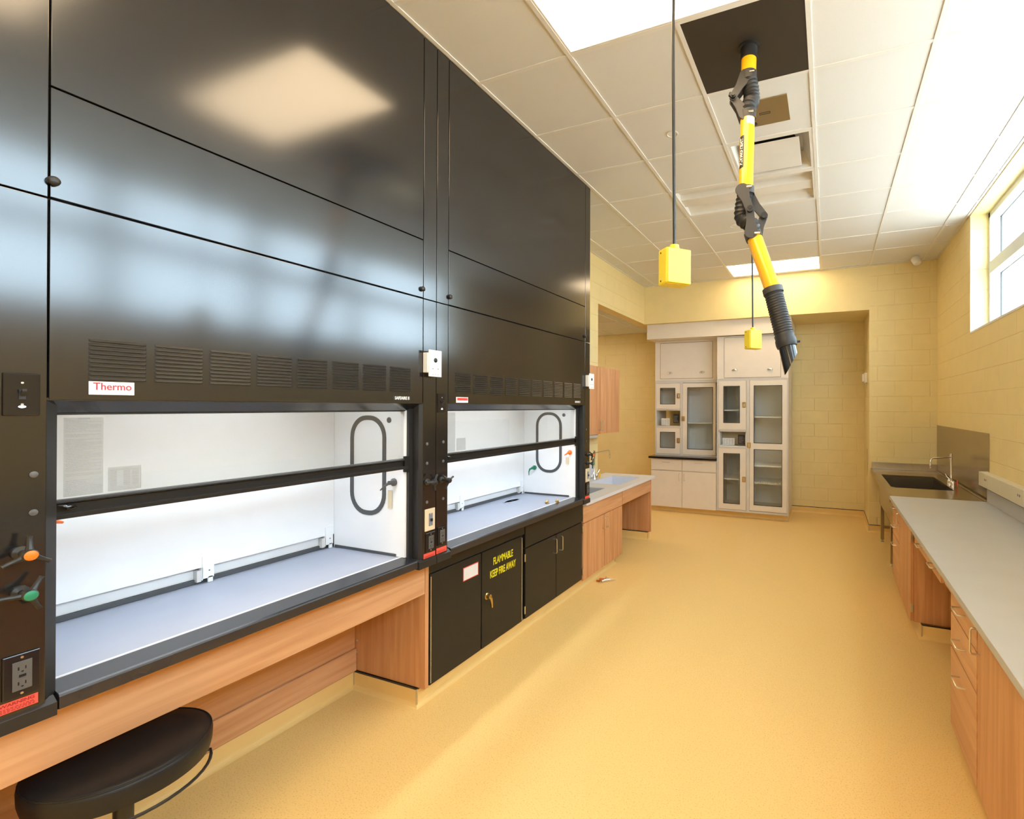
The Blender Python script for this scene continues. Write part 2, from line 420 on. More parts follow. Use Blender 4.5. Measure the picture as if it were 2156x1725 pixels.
cove_path('baseboard_left', [(-2.62, YB), (-2.62, 2.083), (TX, 2.083), (TX, 4.80), (-2.70, 4.80), (-2.70, 5.80), (-2.11, 5.80), (-2.11, 5.835), (XL, 5.835)])
cove_path('baseboard_far_left', [(-5.0, 8.28), (-2.67, 8.28)])
cove_path('baseboard_far_cabinets', [(-2.62, 8.2), (-2.62, 7.56), (-.55, 7.56), (-.55, 8.28), (.51, 8.28), (.51, 7.33), (XR, 7.33)])
cove_path('baseboard_right', [(1.27, 7.3), (1.27, 5.25), (.635, 5.25), (.635, 4.10), (1.24, 4.10), (1.24, 2.87), (.635, 2.87), (.635, .6)])

# ------------------------------------------------------------------ fume hoods
XH = -1.937
def knob_disc(name, p, r, d, m, parent):
    return link(name, MB().lathe(p, (1, 0, 0), [(r * .9, 0), (r, d * .3), (r * .93, d * .75), (r * .6, d), (.0005, d * 1.05)], 20), m, parent)
def valve(parent, x, y, z, cap, spin=0.0, letters=None):
    o = link('service_valve', MB().lathe((x, y, z), (1, 0, 0), [(.017, 0), (.017, .006), (.008, .012), (.008, .035), (.014, .040), (.015, .058), (.012, .062)], 18), 'blackplastic', parent)
    arms = MB()
    for k in range(3):
        a = spin + 2 * PI * k / 3
        d = Vector((0, math.cos(a), math.sin(a)))
        c = Vector((x + .049, y, z))
        arms.tube([c + d * .010, c + d * .022 + Vector((-.002, 0, 0)), c + d * .036 + Vector((-.006, 0, 0)), c + d * .047 + Vector((-.007, 0, 0))], [.0085, .006, .005, .0055], 8)
    link('handle', arms, 'blackplastic', o)
    link('cap', MB().lathe((x + .061, y, z), (1, 0, 0), [(.0125, 0), (.0125, .002), (.010, .004)], 18), cap, o)
    return o
def receptacle_plate(parent, y0, y1, z0, z1):
    o = link('outlet_plate', MB().box(XH, XH + .006, y0, y1, z0, z1), 'blackgloss', parent, bev=.0025)
    c = (y0 + y1) / 2; w_ = min(.017, (y1 - y0) * .28); m_ = (z0 + z1) / 2; hh = (z1 - z0) * .33
    rc = link('receptacle', MB().box(XH + .006, XH + .009, c - w_, c + w_, m_ - hh, m_ + hh), 'greyplastic', o, bev=.001)
    s = MB()
    for q in (-1, 1):
        zc = m_ + q * hh * .52
        s.box(XH + .009, XH + .0096, c - .008, c - .0055, zc - .004, zc + .004); s.box(XH + .009, XH + .0096, c + .0045, c + .0065, zc - .004, zc + .004)
        s.box(XH + .009, XH + .0096, c - .002, c + .002, zc - .010, zc - .007)
    s.box(XH + .009, XH + .0105, c - .006, c + .006, m_ - .003, m_ + .003)
    link('slots', s, 'hole', rc)
    each('screw', [MB().lathe((XH + .006, c, z), (1, 0, 0), [(.003, 0), (.003, .001)], 10) for z in (z1 - .010, z0 + .010)], 'nickel', o)
    return o
def warn_label(parent, y0, y1, z0, z1, words=True):
    o = link('warning_label', MB().box(XH + .0005, XH + .0016, y0, y1, z0, z1), 'red', parent)
    if words:
        text('lettering', 'WARNING', (z1 - z0) * .40, (XH + .0018, (y0 + y1) / 2, z1 - (z1 - z0) * .27), (0, 1, 0), (0, 0, 1), 'darkred', o, ext=.0002, sx=1.15, heavy=.0004)
    ln = MB()
    for k in range(3):
        z = z0 + (z1 - z0) * (.42 - .14 * k); y = y0 + .006
        while y < y1 - .008:
            L = random.uniform(.003, .008); ln.box(XH + .0016, XH + .002, y, min(y + L, y1 - .006), z - .0011, z + .0011); y += L + .0018
    link('fine_print', ln, 'darkred', o)
    return o
def notice(parent, x, y0, y1, z0, z1, rows, table=False):
    o = link('notice_sheet', MB().box(x, x + .0006, y0, y1, z0, z1), 'noticefilm', parent)
    p = MB(); hgt = (z1 - z0) / rows
    if not table: p.box(x + .0006, x + .001, (y0 + y1) / 2 - .012, (y0 + y1) / 2 + .012, z1 - hgt * .9, z1 - hgt * .2)
    for r_ in range(1, rows):
        z = z1 - hgt * (r_ + .5)
        if not table and random.random() < .09: continue
        y = y0 + .004 + (.004 if r_ % 9 == 0 else 0); end = y1 - (.004 + (random.random() < .25) * random.uniform(.01, .04))
        if table and 3 <= r_ <= rows - 5:
            for c0 in (.05, .45, .72): p.box(x + .0006, x + .001, y0 + (y1 - y0) * c0, y0 + (y1 - y0) * (c0 + .2), z - hgt * .22, z + hgt * .22)
            continue
        while y < end:
            L = random.uniform(.0025, .007); p.box(x + .0006, x + .001, y, min(y + L, end), z - hgt * .15, z + hgt * .15); y += L + .0018
    if table:
        for a_, b_ in ((y0, y0 + .0006), (y1 - .0006, y1)): p.box(x + .0006, x + .001, a_, b_, z0, z1 - hgt * 2.4)
        p.box(x + .0006, x + .001, y0, y1, z0, z0 + .0006); p.box(x + .0006, x + .001, y0, y1, z1 - hgt * 2.4 - .0006, z1 - hgt * 2.4)
    link('printed_text', p, 'greyink', o)
    return o
M['noticefilm'] = thin_glass('notice_film', (0.92, 0.92, 0.91), 0.02)

def fume_hood(label, yL, y0, y1, yR, nvent, vy0, vw, vp, left, right, plate_y, group):
    t = thing('fume_hood', label, 'fume hood', (-2.33, (yL + yR) / 2, .84), group)
    ys0, ys1 = y0 + .028, y1 - .045      # inner jamb edges
    # posts: lower half below the seam, upper half above it
    for a, b, s in ((yL, y0, -1), (y1, yR, 1)):
        pm = MB().box(-2.70, XH, a, b, .845, 2.234); pm.box(-2.70, XH, a, b, 2.238, CE - .008)
        link('side_post', pm, 'black', t, bev=.0015)
    jm = MB().prism([(XH - .003, y0), (XH - .028, ys0), (-2.03, ys0), (-2.03, y0)], 'z', .89, 1.70)
    link('side_jamb', jm, 'blackplastic', t)
    jm = MB().prism([(XH - .002, y1), (XH - .012, y1 - .018), (XH - .05, y1 - .020), (XH - .05, ys1), (-2.03, ys1), (-2.03, y1)], 'z', .89, 1.70)
    link('side_jamb', jm, 'blackplastic', t)
    g = .004
    link('upper_panel', MB().box(XH - .02, XH, y0 + g, y1 - g, 2.541, CE - .008), 'black', t, bev=.0015)
    link('middle_panel', MB().box(XH - .02, XH, y0 + g, y1 - g, 2.240, 2.536), 'black', t, bev=.0015)
    link('backing', MB().box(-2.66, XH - .022, y0, y1, 1.80, CE - .02), 'blacksat', t)
    # louvred front panel, with pressed louvres standing slightly proud
    lp = link('louvred_panel', MB().box(XH - .02, XH, y0 + g, y1 - g, 1.695, 2.234), 'black', t, bev=.0015)
    nrow = 10; zt, zb = 1.870, 1.750; ph = (zt - zb) / nrow
    for k in range(nvent):
        a = vy0 + k * vp; b = a + vw; lv = MB(); dk = MB()
        for r_ in range(nrow):
            z = zt - ph * r_
            # hooded louvre: lip at the bottom edge, dark gap under it
            e = .004
            v = [(XH + .0004, a, z - .001), (XH + .0004, b, z - .001), (XH + .0045, a + e, z - ph * .70), (XH + .0045, b - e, z - ph * .70),
                 (XH + .0004, a, z - ph * .80), (XH + .0004, b, z - ph * .80), (XH + .0030, a + e, z - ph * .80), (XH + .0030, b - e, z - ph * .80)]
            lv.add(v, [(0, 1, 3, 2), (2, 3, 7, 6), (6, 7, 5, 4), (0, 2, 6, 4), (1, 5, 7, 3), (0, 4, 5, 1)])
        link('vent_louvres', lv, 'blacksat', lp)
    # nameplate bottom left, model plate bottom right
    n0, n1, nz0, nz1 = plate_y
    np_ = link('nameplate', MB().box(XH, XH + .003, n0, n1, nz0, nz1), 'white', lp, bev=.001)
    if nvent == 8:
        text('lettering', 'Thermo', .030, (XH + .0034, (n0 + n1) / 2 + .001, (nz0 + nz1) / 2 + .004), (0, 1, 0), (0, 0, 1), 'redink', np_, sx=.84, heavy=.0002)
    else:
        link('red_band', MB().box(XH + .003, XH + .0036, n0 + .006, n1 - .004, (nz0 + nz1) / 2 - .003, nz1 - .004), 'red', np_)
        text('lettering', 'Thermo', .020, (XH + .0038, (n0 + n1) / 2, (nz0 + nz1) / 2 + .004), (0, 1, 0), (0, 0, 1), 'redink', np_, sx=1.2)
    m0 = y1 - .190; m1 = y1 - .082
    mp = link('model_plate', MB().box(XH, XH + .001, m0, m1, 1.709, 1.728), 'blackplastic', lp)
    text('lettering', 'SAFEAIRE II', .0205, (XH + .0014, (m0 + m1) / 2, 1.7185), (0, 1, 0), (0, 0, 1), 'white', mp, sx=.88, heavy=.0005)
    # panel knobs
    for ky in (y0 + .008, y1 - .012):
        knob_disc('panel_knob', (XH, ky, 2.283), .013, .016, 'blackplastic', t)
    # lip under the louvred panel
    link('header_lip', MB().prism([(XH - .002, 1.693), (XH - .075, 1.652), (XH - .10, 1.652), (XH - .10, 1.70), (XH - .002, 1.70)], 'y', y0, y1), 'black', t)
    # interior
    XB = -2.52; iy0, iy1 = y0 + .035, y1 - .055
    sl = []
    for yy, s in ((iy0, -1), (iy1, 1)):
        q = link('side_liner', MB().box(XB, -2.03 if s < 0 else -2.002, yy, yy + s * .02, .905, 1.80), 'liner', t)
        sl.append((q, yy, s))
        # access door gasket
        cxg, czg, hw, hh, rr = -2.262, 1.366, .118, .252, .105
        def ring(hw, hh, rr):
            P2 = []
            for qx, qz, a0 in ((1, 1, 0), (-1, 1, PI / 2), (-1, -1, PI), (1, -1, 3 * PI / 2)):
                P2 += arc(cxg + qx * (hw - rr), czg + qz * (hh - rr), rr, a0, a0 + PI / 2, 8)
            return P2
        o_, i_ = ring(hw + .012, hh + .012, rr + .012), ring(hw - .012, hh - .012, rr - .012)
        n_ = len(o_); yf = yy - s * .004; mb = MB()
        v = [(p[0], yy, p[1]) for p in o_] + [(p[0], yf, p[1]) for p in o_] + [(p[0], yf, p[1]) for p in i_] + [(p[0], yy, p[1]) for p in i_]
        f = []
        for k in range(n_):
            k2 = (k + 1) % n_
            for b_ in range(3): f.append((b_ * n_ + k, b_ * n_ + k2, (b_ + 1) * n_ + k2, (b_ + 1) * n_ + k))
        mb.add(v, f); link('access_gasket', mb, 'gasket', q)
        link('plug_cap', MB().lathe((-2.112, yy, 1.607), (0, -s, 0), [(.015, 0), (.015, .003), (.010, .005)], 16), 'gasket', q)
        link('corner_seal', MB().box(XB + .01, -2.06, yy - s * .003, yy, .905, .918), 'gasket', q)
    rb = MB().box(XB - .006, XB, iy0, iy1, .975, 1.80); rb.box(XB - .05, XB - .045, iy0, iy1, .905, 1.80)
    link('rear_baffle', rb, 'liner', t, bev=.001)
    link('lower_baffle', MB().box(XB - .045, XB - .028, iy0, iy1, .925, .968), 'liner', t)
    link('rear_seal', MB().box(XB - .028, XB - .016, iy0, iy1, .905, .924), 'gasket', t)
    for by in ((iy0 + iy1) / 2 + .02, iy1 - .03) if nvent == 8 else (y0 + .78, iy1 - .03, y0 + .10):
        b = MB().box(XB - .004, XB + .004, by - .022, by + .022, .925, 1.02); b.box(XB - .004, XB + .004, by, by + .018, .905, .93)
        b.box(XB - .030, XB + .004, by - .024, by - .020, .920, .975)
        br = link('baffle_bracket', b, 'liner', t)
        link('clip', MB().box(XB - .026, XB + .001, by - .040, by - .024, .915, .965), 'creamtrim', br)
        link('screw', MB().lathe((XB + .004, by + .004, .957), (1, 0, 0), [(.003, 0), (.003, .001)], 10), 'greyplastic', br)
    link('top_liner', MB().box(XB - .05, -2.04, iy0, iy1, 1.80, 1.81), 'liner', t)
    hl = link('hood_lamp', MB().box(-2.20, -2.12, iy0 + .2, iy1 - .2, 1.786, 1.797), 'hoodlamp', t)
    # work surface and airfoil
    ws = link('work_surface', MB().box(XB - .055, -2.024, y0, y1, .868, .903), 'slab', t)
    link('raised_rim', MB().box(-2.036, -2.024, y0 + .02, y1 - .02, .903, .9055), 'epoxyL', ws)
    link('airfoil_sill', MB().prism([(-2.022, .905), (-1.942, .8935), (-1.936, .890), (-1.934, .885), (-1.934, .852), (-1.955, .846), (-2.022, .846)], 'y', y0 + .025, y1 - .035), 'sill', t, bev=.001)
    for a, b in ((yL, y0 + .020), (y1 - .03, yR)):
        link('sill_foot', MB().prism([(-2.06, .892), (-1.950, .892), (-1.928, .878), (-1.928, .842), (-2.06, .842)], 'y', a, b), 'blackplastic', t, bev=.0015)
    # sash
    sa, sb = y0 + .03, y1 - .050
    s = MB().box(-2.022, -1.998, sa, sb, 1.372, 1.412); s.box(-2.018, -1.985, sa, sb, 1.360, 1.374); s.box(-2.022, -2.002, sa, sb, 1.654, 1.668)
    s.prism([(-1.998, 1.400), (-1.986, 1.404), (-1.986, 1.409), (-1.998, 1.412)], 'y', sa, sb)
    sash = link('sash', s, 'blacksat', t, bev=.001)
    link('sash_glass', MB().box(-2.012, -2.008, sa, sb, 1.41, 1.655), 'sash', sash)
    link('sash_latch', MB().tube([(-1.985, sa + .002, 1.398), (-1.978, sa + .012, 1.400), (-1.976, sa + .022, 1.394), (-1.978, sa + .034, 1.396), (-1.984, sa + .040, 1.392), (-1.985, sa + .030, 1.387), (-1.980, sa + .022, 1.390)], [.003, .003, .004, .0045, .005, .004, .003], 8), 'blackgloss', sash)
    sgh = MB().box(-1.998, -1.986, sb - .02, sb + .012, 1.345, 1.425)
    link('sash_guide', sgh, 'blacksat', sash)
    notice(sash, -2.0078, y0 + .055, y0 + .137, 1.418, 1.644, 48)
    notice(sash, -2.0078, y0 + .148, y0 + .224, 1.420, 1.492, 20, True)
    # nozzles and hanging tag inside
    q, yy, s_ = sl[1]
    nz = MB().lathe((-2.05 if nvent > 8 else -2.075, yy, 1.287), (0, -1, 0), [(.020, 0), (.020, .008), (.011, .014), (.011, .034)], 16)
    nx = -2.05 if nvent > 8 else -2.075
    nz.tube([(nx, yy - .030, 1.287), (nx - .018, yy - .038, 1.274), ((nx - .050, yy - .042, 1.248) if nvent == 8 else (nx - .030, yy - .048, 1.266))], [.008, .006, .003], 10)
    link('gas_nozzle', nz, 'orange' if nvent > 8 else 'greyplastic', q)
    hx = nx - .025
    tgm = link('hanging_tag', MB().box(hx - .014, hx + .014, yy - .006, yy - .005, 1.150 if nvent == 8 else 1.185, 1.245), 'tagp', q)
    if nvent > 8:
        nz = MB().lathe((-2.405, yy, 1.139), (0, -1, 0), [(.020, 0), (.020, .010), (.012, .014), (.012, .04)], 16)
        nz.tube([(-2.405, yy - .035, 1.139), (-2.43, yy - .040, 1.128), (-2.438, yy - .042, 1.105), (-2.438, yy - .042, 1.075)], [.010, .008, .005, .003], 10)
        link('gas_nozzle', nz, 'green', q)
    else:
        qq = sl[0][0]; y_ = sl[0][1]
        nz = MB().lathe((-2.16, y_, 1.33), (0, 1, 0), [(.020, 0), (.020, .010), (.010, .014), (.010, .034)], 14)
        nz.tube([(-2.16, y_ + .03, 1.33), (-2.19, y_ + .06, 1.325), (-2.205, y_ + .085, 1.315)], [.008, .007, .004], 10)
        link('gas_nozzle', nz, 'orange', qq)
    # fittings on the posts
    for side, (a, b) in ((left, (yL, y0)), (right, (y1, yR))):
        c = (a + b) / 2
        for it in side:
            k = it[0]
            if k == 'plug': knob_disc('plug_cap', (XH, it[1], it[2]), .0085, .004, 'greyplastic', t)
            elif k == 'valve': valve(t, XH, it[1], it[2], it[3], it[4])
            elif k == 'outlet': receptacle_plate(t, *it[1:])
            elif k == 'warn': warn_label(t, *it[1:])
            elif k == 'switch':
                sy0, sy1, sz0, sz1 = it[1:]
                pl = link('switch_plate', MB().box(XH, XH + .006, sy0, sy1, sz0, sz1), 'blackgloss', t, bev=.003)
                cy, cz = (sy0 + sy1) / 2, (sz0 + sz1) / 2
                tg = MB().box(XH + .006, XH + .008, cy - .006, cy + .006, cz - .013, cz + .013)
                tg.prism([(XH + .007, cz - .006), (XH + .007, cz + .007), (XH + .020, cz + .014), (XH + .020, cz + .008)], 'y', cy - .004, cy + .004)
                link('toggle', tg, 'blackplastic', pl)
                link('indicator', MB().sphere((XH + .0062, cy, cz - .032), .007, sc=(.25, 1, .5)), 'led', pl)  # glowing spot painted as the bright reflection on the plate
                each('screw', [MB().lathe((XH + .006, cy, z), (1, 0, 0), [(.0028, 0), (.0028, .001)], 10) for z in (cz + .030, cz - .026)], 'nickel', pl)
            elif k == 'monitor':
                my0, my1, mz0, mz1 = it[1:]
                bx = link('airflow_monitor', MB().box(XH, XH + .030, my0 + .004, my1 - .012, mz0 + .02, mz1 - .015), 'white', t, bev=.002)
                fc = link('face_plate', MB().box(XH + .030, XH + .036, my0 + .010, my1, mz0, mz1), 'white', bx, bev=.0015)
                cy = (my0 + my1) / 2 + .005; zc = mz0 + (mz1 - mz0) * .62
                link('sensor_eye', MB().lathe((XH + .036, cy, zc), (1, 0, 0), [(.012, 0), (.012, .002), (.008, .004)], 20), 'blackplastic', fc)
                d = MB()
                for yy_ in (-.018, .018):
                    d.box(XH + .036, XH + .037, cy + yy_ - .004, cy + yy_ + .004, zc - .047, zc - .043)
                    d.box(XH + .036, XH + .037, cy + yy_ - .0015, cy + yy_ + .0015, mz0 + .008, mz0 + .012)
                for z_ in (mz1 - .006, mz0 + .012): d.lathe((XH + .036, cy, z_), (1, 0, 0), [(.002, 0), (.002, .001)], 8)
                link('markings', d, 'greyplastic', fc)
            elif k == 'beige':
                by0, by1, bz0, bz1 = it[1:]
                pl = link('ivory_switch_plate', MB().box(XH, XH + .006, by0, by1, bz0, bz1), 'beige', t, bev=.003)
                cy, cz = (by0 + by1) / 2 + .003, (bz0 + bz1) / 2
                fcx = link('rocker', MB().box(XH + .006, XH + .008, cy - .013, cy + .013, cz - .033, cz + .033), 'blueface', pl, bev=.001)
                link('toggle', MB().box(XH + .008, XH + .018, cy - .004, cy + .004, cz - .008, cz + .006), 'blackplastic', fcx)
                each('screw', [MB().lathe((XH + .008, cy, z), (1, 0, 0), [(.0045, 0), (.0035, .0015)], 10) for z in (cz + .028, cz - .028)], 'nickel', pl)
    return t

fume_hood('tall black fume hood nearest the camera, red-lettered white nameplate under its first louvre', .528, .620, 1.932, 2.020, 8, .699, .126, .1462,
    [('switch', .543, .607, 1.652, 1.763), ('plug', .597, 1.497), ('plug', .597, 1.397), ('valve', .575, 1.297, 'orange', 1.5), ('valve', .575, 1.195, 'green', 1.0),
     ('outlet', .545, .610, .925, 1.037), ('warn', .535, .607, .893, .920)],
    [('monitor', 1.925, 2.022, 1.834, 1.972), ('plug', 1.958, 1.483), ('plug', 1.958, 1.382), ('valve', 1.958, 1.285, 'blackplastic', .9), ('plug', 1.958, 1.179),
     ('beige', 1.942, 2.012, 1.028, 1.143), ('outlet', 1.950, 2.015, .915, 1.018), ('warn', 1.938, 2.017, .888, .912, False)],
    (.699, .797, 1.710, 1.748), 'fume hoods along the left wall')
fume_hood('farther black fume hood above the flammables cabinet, between the first hood and the sink bench', 2.024, 2.108, 3.742, 3.832, 10, 2.165, .128, .152,
    [('switch', 2.030, 2.086, 1.645, 1.748), ('plug', 2.074, 1.486), ('plug', 2.074, 1.382), ('valve', 2.060, 1.282, 'blackplastic', .3), ('plug', 2.074, 1.178),
     ('outlet', 2.032, 2.096, .930, 1.030), ('warn', 2.026, 2.101, .890, .918, False)],
    [('monitor', 3.745, 3.845, 1.834, 1.966), ('plug', 3.765, 1.483), ('plug', 3.765, 1.382), ('valve', 3.790, 1.262, 'orange', .4), ('valve', 3.790, 1.188, 'green', .9),
     ('beige', 3.752, 3.824, 1.028, 1.143), ('outlet', 3.758, 3.822, .915, 1.018), ('warn', 3.748, 3.826, .876, .905, False)],
    (2.171, 2.268, 1.700, 1.732), 'fume hoods along the left wall')

# loose items on the far hood's work surface
for k, (x, y) in enumerate(((-2.085, 3.375), (-2.030, 3.440))):
    m_ = MB().lathe((x, y, .903), (0, 0, 1), [(.016, 0), (.017, .006), (.012, .010), (.014, .016), (.008, .020), (.006, .028)], 14)
    m_.tube([(x, y, .914), (x + .004, y - .028, .913)], [.007, .006], 10)
    tag(link('brass_fitting', m_, 'brass'), ['small brass fitting on the far hood worktop, the left of two', 'small brass fitting on the far hood worktop, nearer the hood post'][k], 'fitting', 'brass fittings in the far hood')
cs = thing('cup_sink', 'small oval cup sink let into the far fume hood worktop', 'cup sink', (-2.41, 3.36, .903))
def oval(cx_, cy_, ax, ay, z0, z1, wall=.006):
    mb = MB(); n_ = 28; v = []; f = []
    for r_, z in ((1, z0), (1, z1), ((ax - wall) / ax, z1), ((ax - wall) / ax * .9, z0)):
        for k in range(n_):
            a = 2 * PI * k / n_; v.append((cx_ + ax * r_ * math.cos(a), cy_ + ay * r_ * math.sin(a), z))
    for b_ in range(3):
        for k in range(n_): f.append((b_ * n_ + k, b_ * n_ + (k + 1) % n_, (b_ + 1) * n_ + (k + 1) % n_, (b_ + 1) * n_ + k))
    f.append(tuple(3 * n_ + k for k in range(n_)))
    return mb.add(v, f)
link('rim', oval(-2.41, 3.36, .045, .11, .903, .907), 'slab', cs)
link('strainer', MB().lathe((-2.41, 3.36, .9035), (0, 0, 1), [(.012, 0), (.012, .001)], 20), 'greyplastic', cs)

# ------------------------------------------------------------------ under the hoods
XC = -2.072
t = thing('hood_bench_base', 'wooden knee-space apron and panels under the nearest fume hood', 'bench frame', (-2.3, 1.0, 0))
link('apron', MB().box(XC - .02, XC, .556, 2.084, .637, .842), 'wood_y', t, bev=.001)
link('rear_panel', MB().box(-2.635, -2.615, .556, 2.084, .104, .842), 'wood_y', t)
link('lower_rail', MB().box(-2.615, -2.600, .556, 2.084, .104, .235), 'wood_y', t, bev=.001)
each('end_panel', [MB().box(-2.635, XC, 2.087, 2.112, .104, .842), MB().box(-2.635, XC, .530, .555, .0, .842)], 'wood_v', t, bev=.001)
each('screw_cap', [MB().lathe((-2.60, 2.087, z), (0, -1, 0), [(.006, 0), (.005, .003)], 10) for z in (.28, .21)], 'nickel', t)

def handle_part(par, mb, m='nickel', nm='handle'): return link(nm, mb, m, par)
t = thing('flammables_cabinet', 'black two-door cabinet lettered FLAMMABLE KEEP FIRE AWAY', 'cabinet', (-2.35, 2.57, 0))
link('carcass', MB().box(-2.66, XC - .020, 2.114, 3.046, .098, .842), 'blacksat', t)
link('front_rail', MB().box(XC - .020, XC - .002, 2.114, 3.046, .738, .842), 'blacksat', t, bev=.001)
link('toe_base', MB().box(-2.66, TX, 2.114, 3.046, 0.0, .098), 'blacksat', t)
d1 = link('door', MB().box(XC - .019, XC, 2.122, 2.558, .108, .732), 'blacksat', t, bev=.002)
d2 = link('door', MB().box(XC - .019, XC, 2.566, 3.010, .108, .732), 'blacksat', t, bev=.002)
for d, y in ((d1, 2.128), (d2, 3.012)):
    hg = MB()
    for k in range(60): hg.cyl((XC + .001, y, .12 + .01 * k), (XC + .001, y, .1285 + .01 * k), .003, 8)
    link('piano_hinge', hg, 'nickel', d)
lb = link('contents_label', MB().box(XC, XC + .001, 2.39, 2.53, .603, .686), 'red', d1)
link('white_field', MB().box(XC + .001, XC + .0016, 2.395, 2.525, .608, .681), 'white', lb)
text('lettering', 'FLAMMABLE', .068, (XC + .001, 2.790, .640), (0, 1, 0), (0, 0, 1), 'yelink', d2, sx=.60, heavy=.0012)
text('lettering', 'KEEP FIRE AWAY', .068, (XC + .001, 2.790, .560), (0, 1, 0), (0, 0, 1), 'yelink', d2, sx=.56, heavy=.0012)
hd = MB().lathe((XC, 2.615, .435), (1, 0, 0), [(.022, 0), (.022, .004), (.016, .008), (.014, .030)], 20)
hd.tube([(XC + .024, 2.615, .435), (XC + .030, 2.622, .420), (XC + .032, 2.628, .385), (XC + .032, 2.630, .360)], [.010, .010, .007, .006], 10)
link('paddle_handle', hd, 'brass', d2)
t = thing('acid_storage_cabinet', 'plain black two-door cabinet with bow handles beside the FLAMMABLE cabinet', 'cabinet', (-2.35, 3.51, 0))
link('carcass', MB().box(-2.66, XC - .020, 3.050, 3.968, .098, .842), 'blacksat', t)
link('front_rail', MB().box(XC - .020, XC, 3.054, 3.966, .634, .842), 'blacksat', t, bev=.001)
link('toe_base', MB().box(-2.66, TX, 3.050, 3.968, 0.0, .098), 'blacksat', t)
for k, (a, b, hy, ny) in enumerate(((3.056, 3.494, 3.452, 3.050), (3.500, 3.952, 3.548, 3.960))):
    d = link('door', MB().box(XC - .019, XC, a, b, .108, .626), 'blacksat', t, bev=.002)
    handle_part(d, pull(XC, 1, (hy, .545), .058, .034, .0042))
    for z in (.175, .560):
        hm = MB().box(XC - .004, XC + .004, ny - .006 + (.006 if k else 0), ny + .006 + (.002 if k else 0), z - .028, z + .028)
        link('hinge', hm, 'nickel', d, bev=.001)

# ------------------------------------------------------------------ left sink bench
t = thing('wooden_sink_cabinet', 'wooden two-door base cabinet right after the black cabinets, under the pale bench', 'cabinet', (-2.35, 4.43, 0))
link('carcass', MB().box(-2.70, XC - .020, 3.974, 4.888, .100, .690).box(-2.70, XC - .020, 4.870, 4.888, .690, .770), 'wood_v', t)
link('false_front', MB().box(XC - .020, XC, 3.976, 4.886, .612, .770), 'wood_y', t, bev=.001)
link('toe_base', MB().box(-2.68, TX, 3.974, 4.79, 0.0, .100), 'wood_v', t)
for a, b, hy in ((3.976, 4.432, 4.392), (4.440, 4.886, 4.474)):
    d = link('door', MB().box(XC - .020, XC, a, b, .085, .606), 'wood_v', t, bev=.001)
    handle_part(d, pull(XC, 1, (hy, .525), .052, .034, .0042))
t = thing('bench_end_support', 'wooden apron and end panel holding the open end of the pale bench', 'bench frame', (-2.35, 5.35, 0))
link('apron', MB().box(XC - .02, XC, 4.896, 5.802, .615, .770), 'wood_y', t, bev=.001)
link('end_panel', MB().box(-2.70, XC - .001, 5.803, 5.830, .104, .770), 'wood_v', t, bev=.001)
link('rear_rail', MB().box(-2.725, -2.705, 4.896, 5.802, .104, .770), 'wood_v', t)
# worktop with two cut-outs
BX0, BX1, BY0, BY1 = XL, -2.040, 3.972, 5.875
def top_with_holes(x0, x1, y0, y1, z0, z1, hs):
    mb = MB(); xs_ = sorted({x0, x1} | {v for h_ in hs for v in h_[:2]}); ys_ = sorted({y0, y1} | {v for h_ in hs for v in h_[2:]})
    inh = lambda x, y: any(h_[0] < x < h_[1] and h_[2] < y < h_[3] for h_ in hs) or not (x0 < x < x1 and y0 < y < y1)
    for i in range(len(xs_) - 1):
        for j in range(len(ys_) - 1):
            a, b, c, d = xs_[i], xs_[i + 1], ys_[j], ys_[j + 1]; cx_, cy_ = (a + b) / 2, (c + d) / 2
            if inh(cx_, cy_): continue
            mb.quad((a, c, z1), (b, c, z1), (b, d, z1), (a, d, z1)); mb.quad((a, c, z0), (a, d, z0), (b, d, z0), (b, c, z0))
            e = 1e-4
            if inh(a - e, cy_): mb.quad((a, c, z0), (a, c, z1), (a, d, z1), (a, d, z0))
            if inh(b + e, cy_): mb.quad((b, c, z0), (b, d, z0), (b, d, z1), (b, c, z1))
            if inh(cx_, c - e): mb.quad((a, c, z0), (b, c, z0), (b, c, z1), (a, c, z1))
            if inh(cx_, d + e): mb.quad((a, d, z0), (a, d, z1), (b, d, z1), (b, d, z0))
    return mb
def basin(x0, x1, y0, y1, z0, z1, th=.012):
    mb = MB().box(x0, x1, y0, y1, z0, z0 + th)
    mb.box(x0, x0 + th, y0, y1, z0, z1); mb.box(x1 - th, x1, y0, y1, z0, z1); mb.box(x0, x1, y0, y0 + th, z0, z1); mb.box(x0, x1, y1 - th, y1, z0, z1)
    return mb
wt = tag(link('epoxy_worktop', top_with_holes(BX0, BX1, BY0, BY1, .775, .806, [(-2.54, -2.16, 5.03, 5.66), (-2.42, -2.215, 4.30, 4.76)]), 'epoxyL', bev=.0),
    'pale grey epoxy worktop with a white sink, past the far fume hood', 'worktop')
link('front_edge', MB().box(BX1 - .001, BX1 + .003, BY0, BY1 + .002, .775, .806), 'epoxyL', wt, bev=.001)
link('rear_upstand', MB().box(XL, XL + .02, BY0, 5.08, .806, .90), 'epoxyL', wt, bev=.001)
sk = tag(link('bench_sink', basin(-2.548, -2.152, 5.022, 5.668, .63, .799), 'sinkwhite', bev=.006), 'white rectangular sink bowl set in the pale left bench', 'sink')
link('drain', MB().lathe((-2.35, 5.35, .642), (0, 0, 1), [(.03, 0), (.03, .002)], 20), 'chrome', sk)
sk = tag(link('shallow_drain_sink', basin(-2.428, -2.207, 4.292, 4.768, .70, .799), 'epoxy', bev=.003), 'small grey sink bowl in the pale bench, beside the far hood post', 'sink')
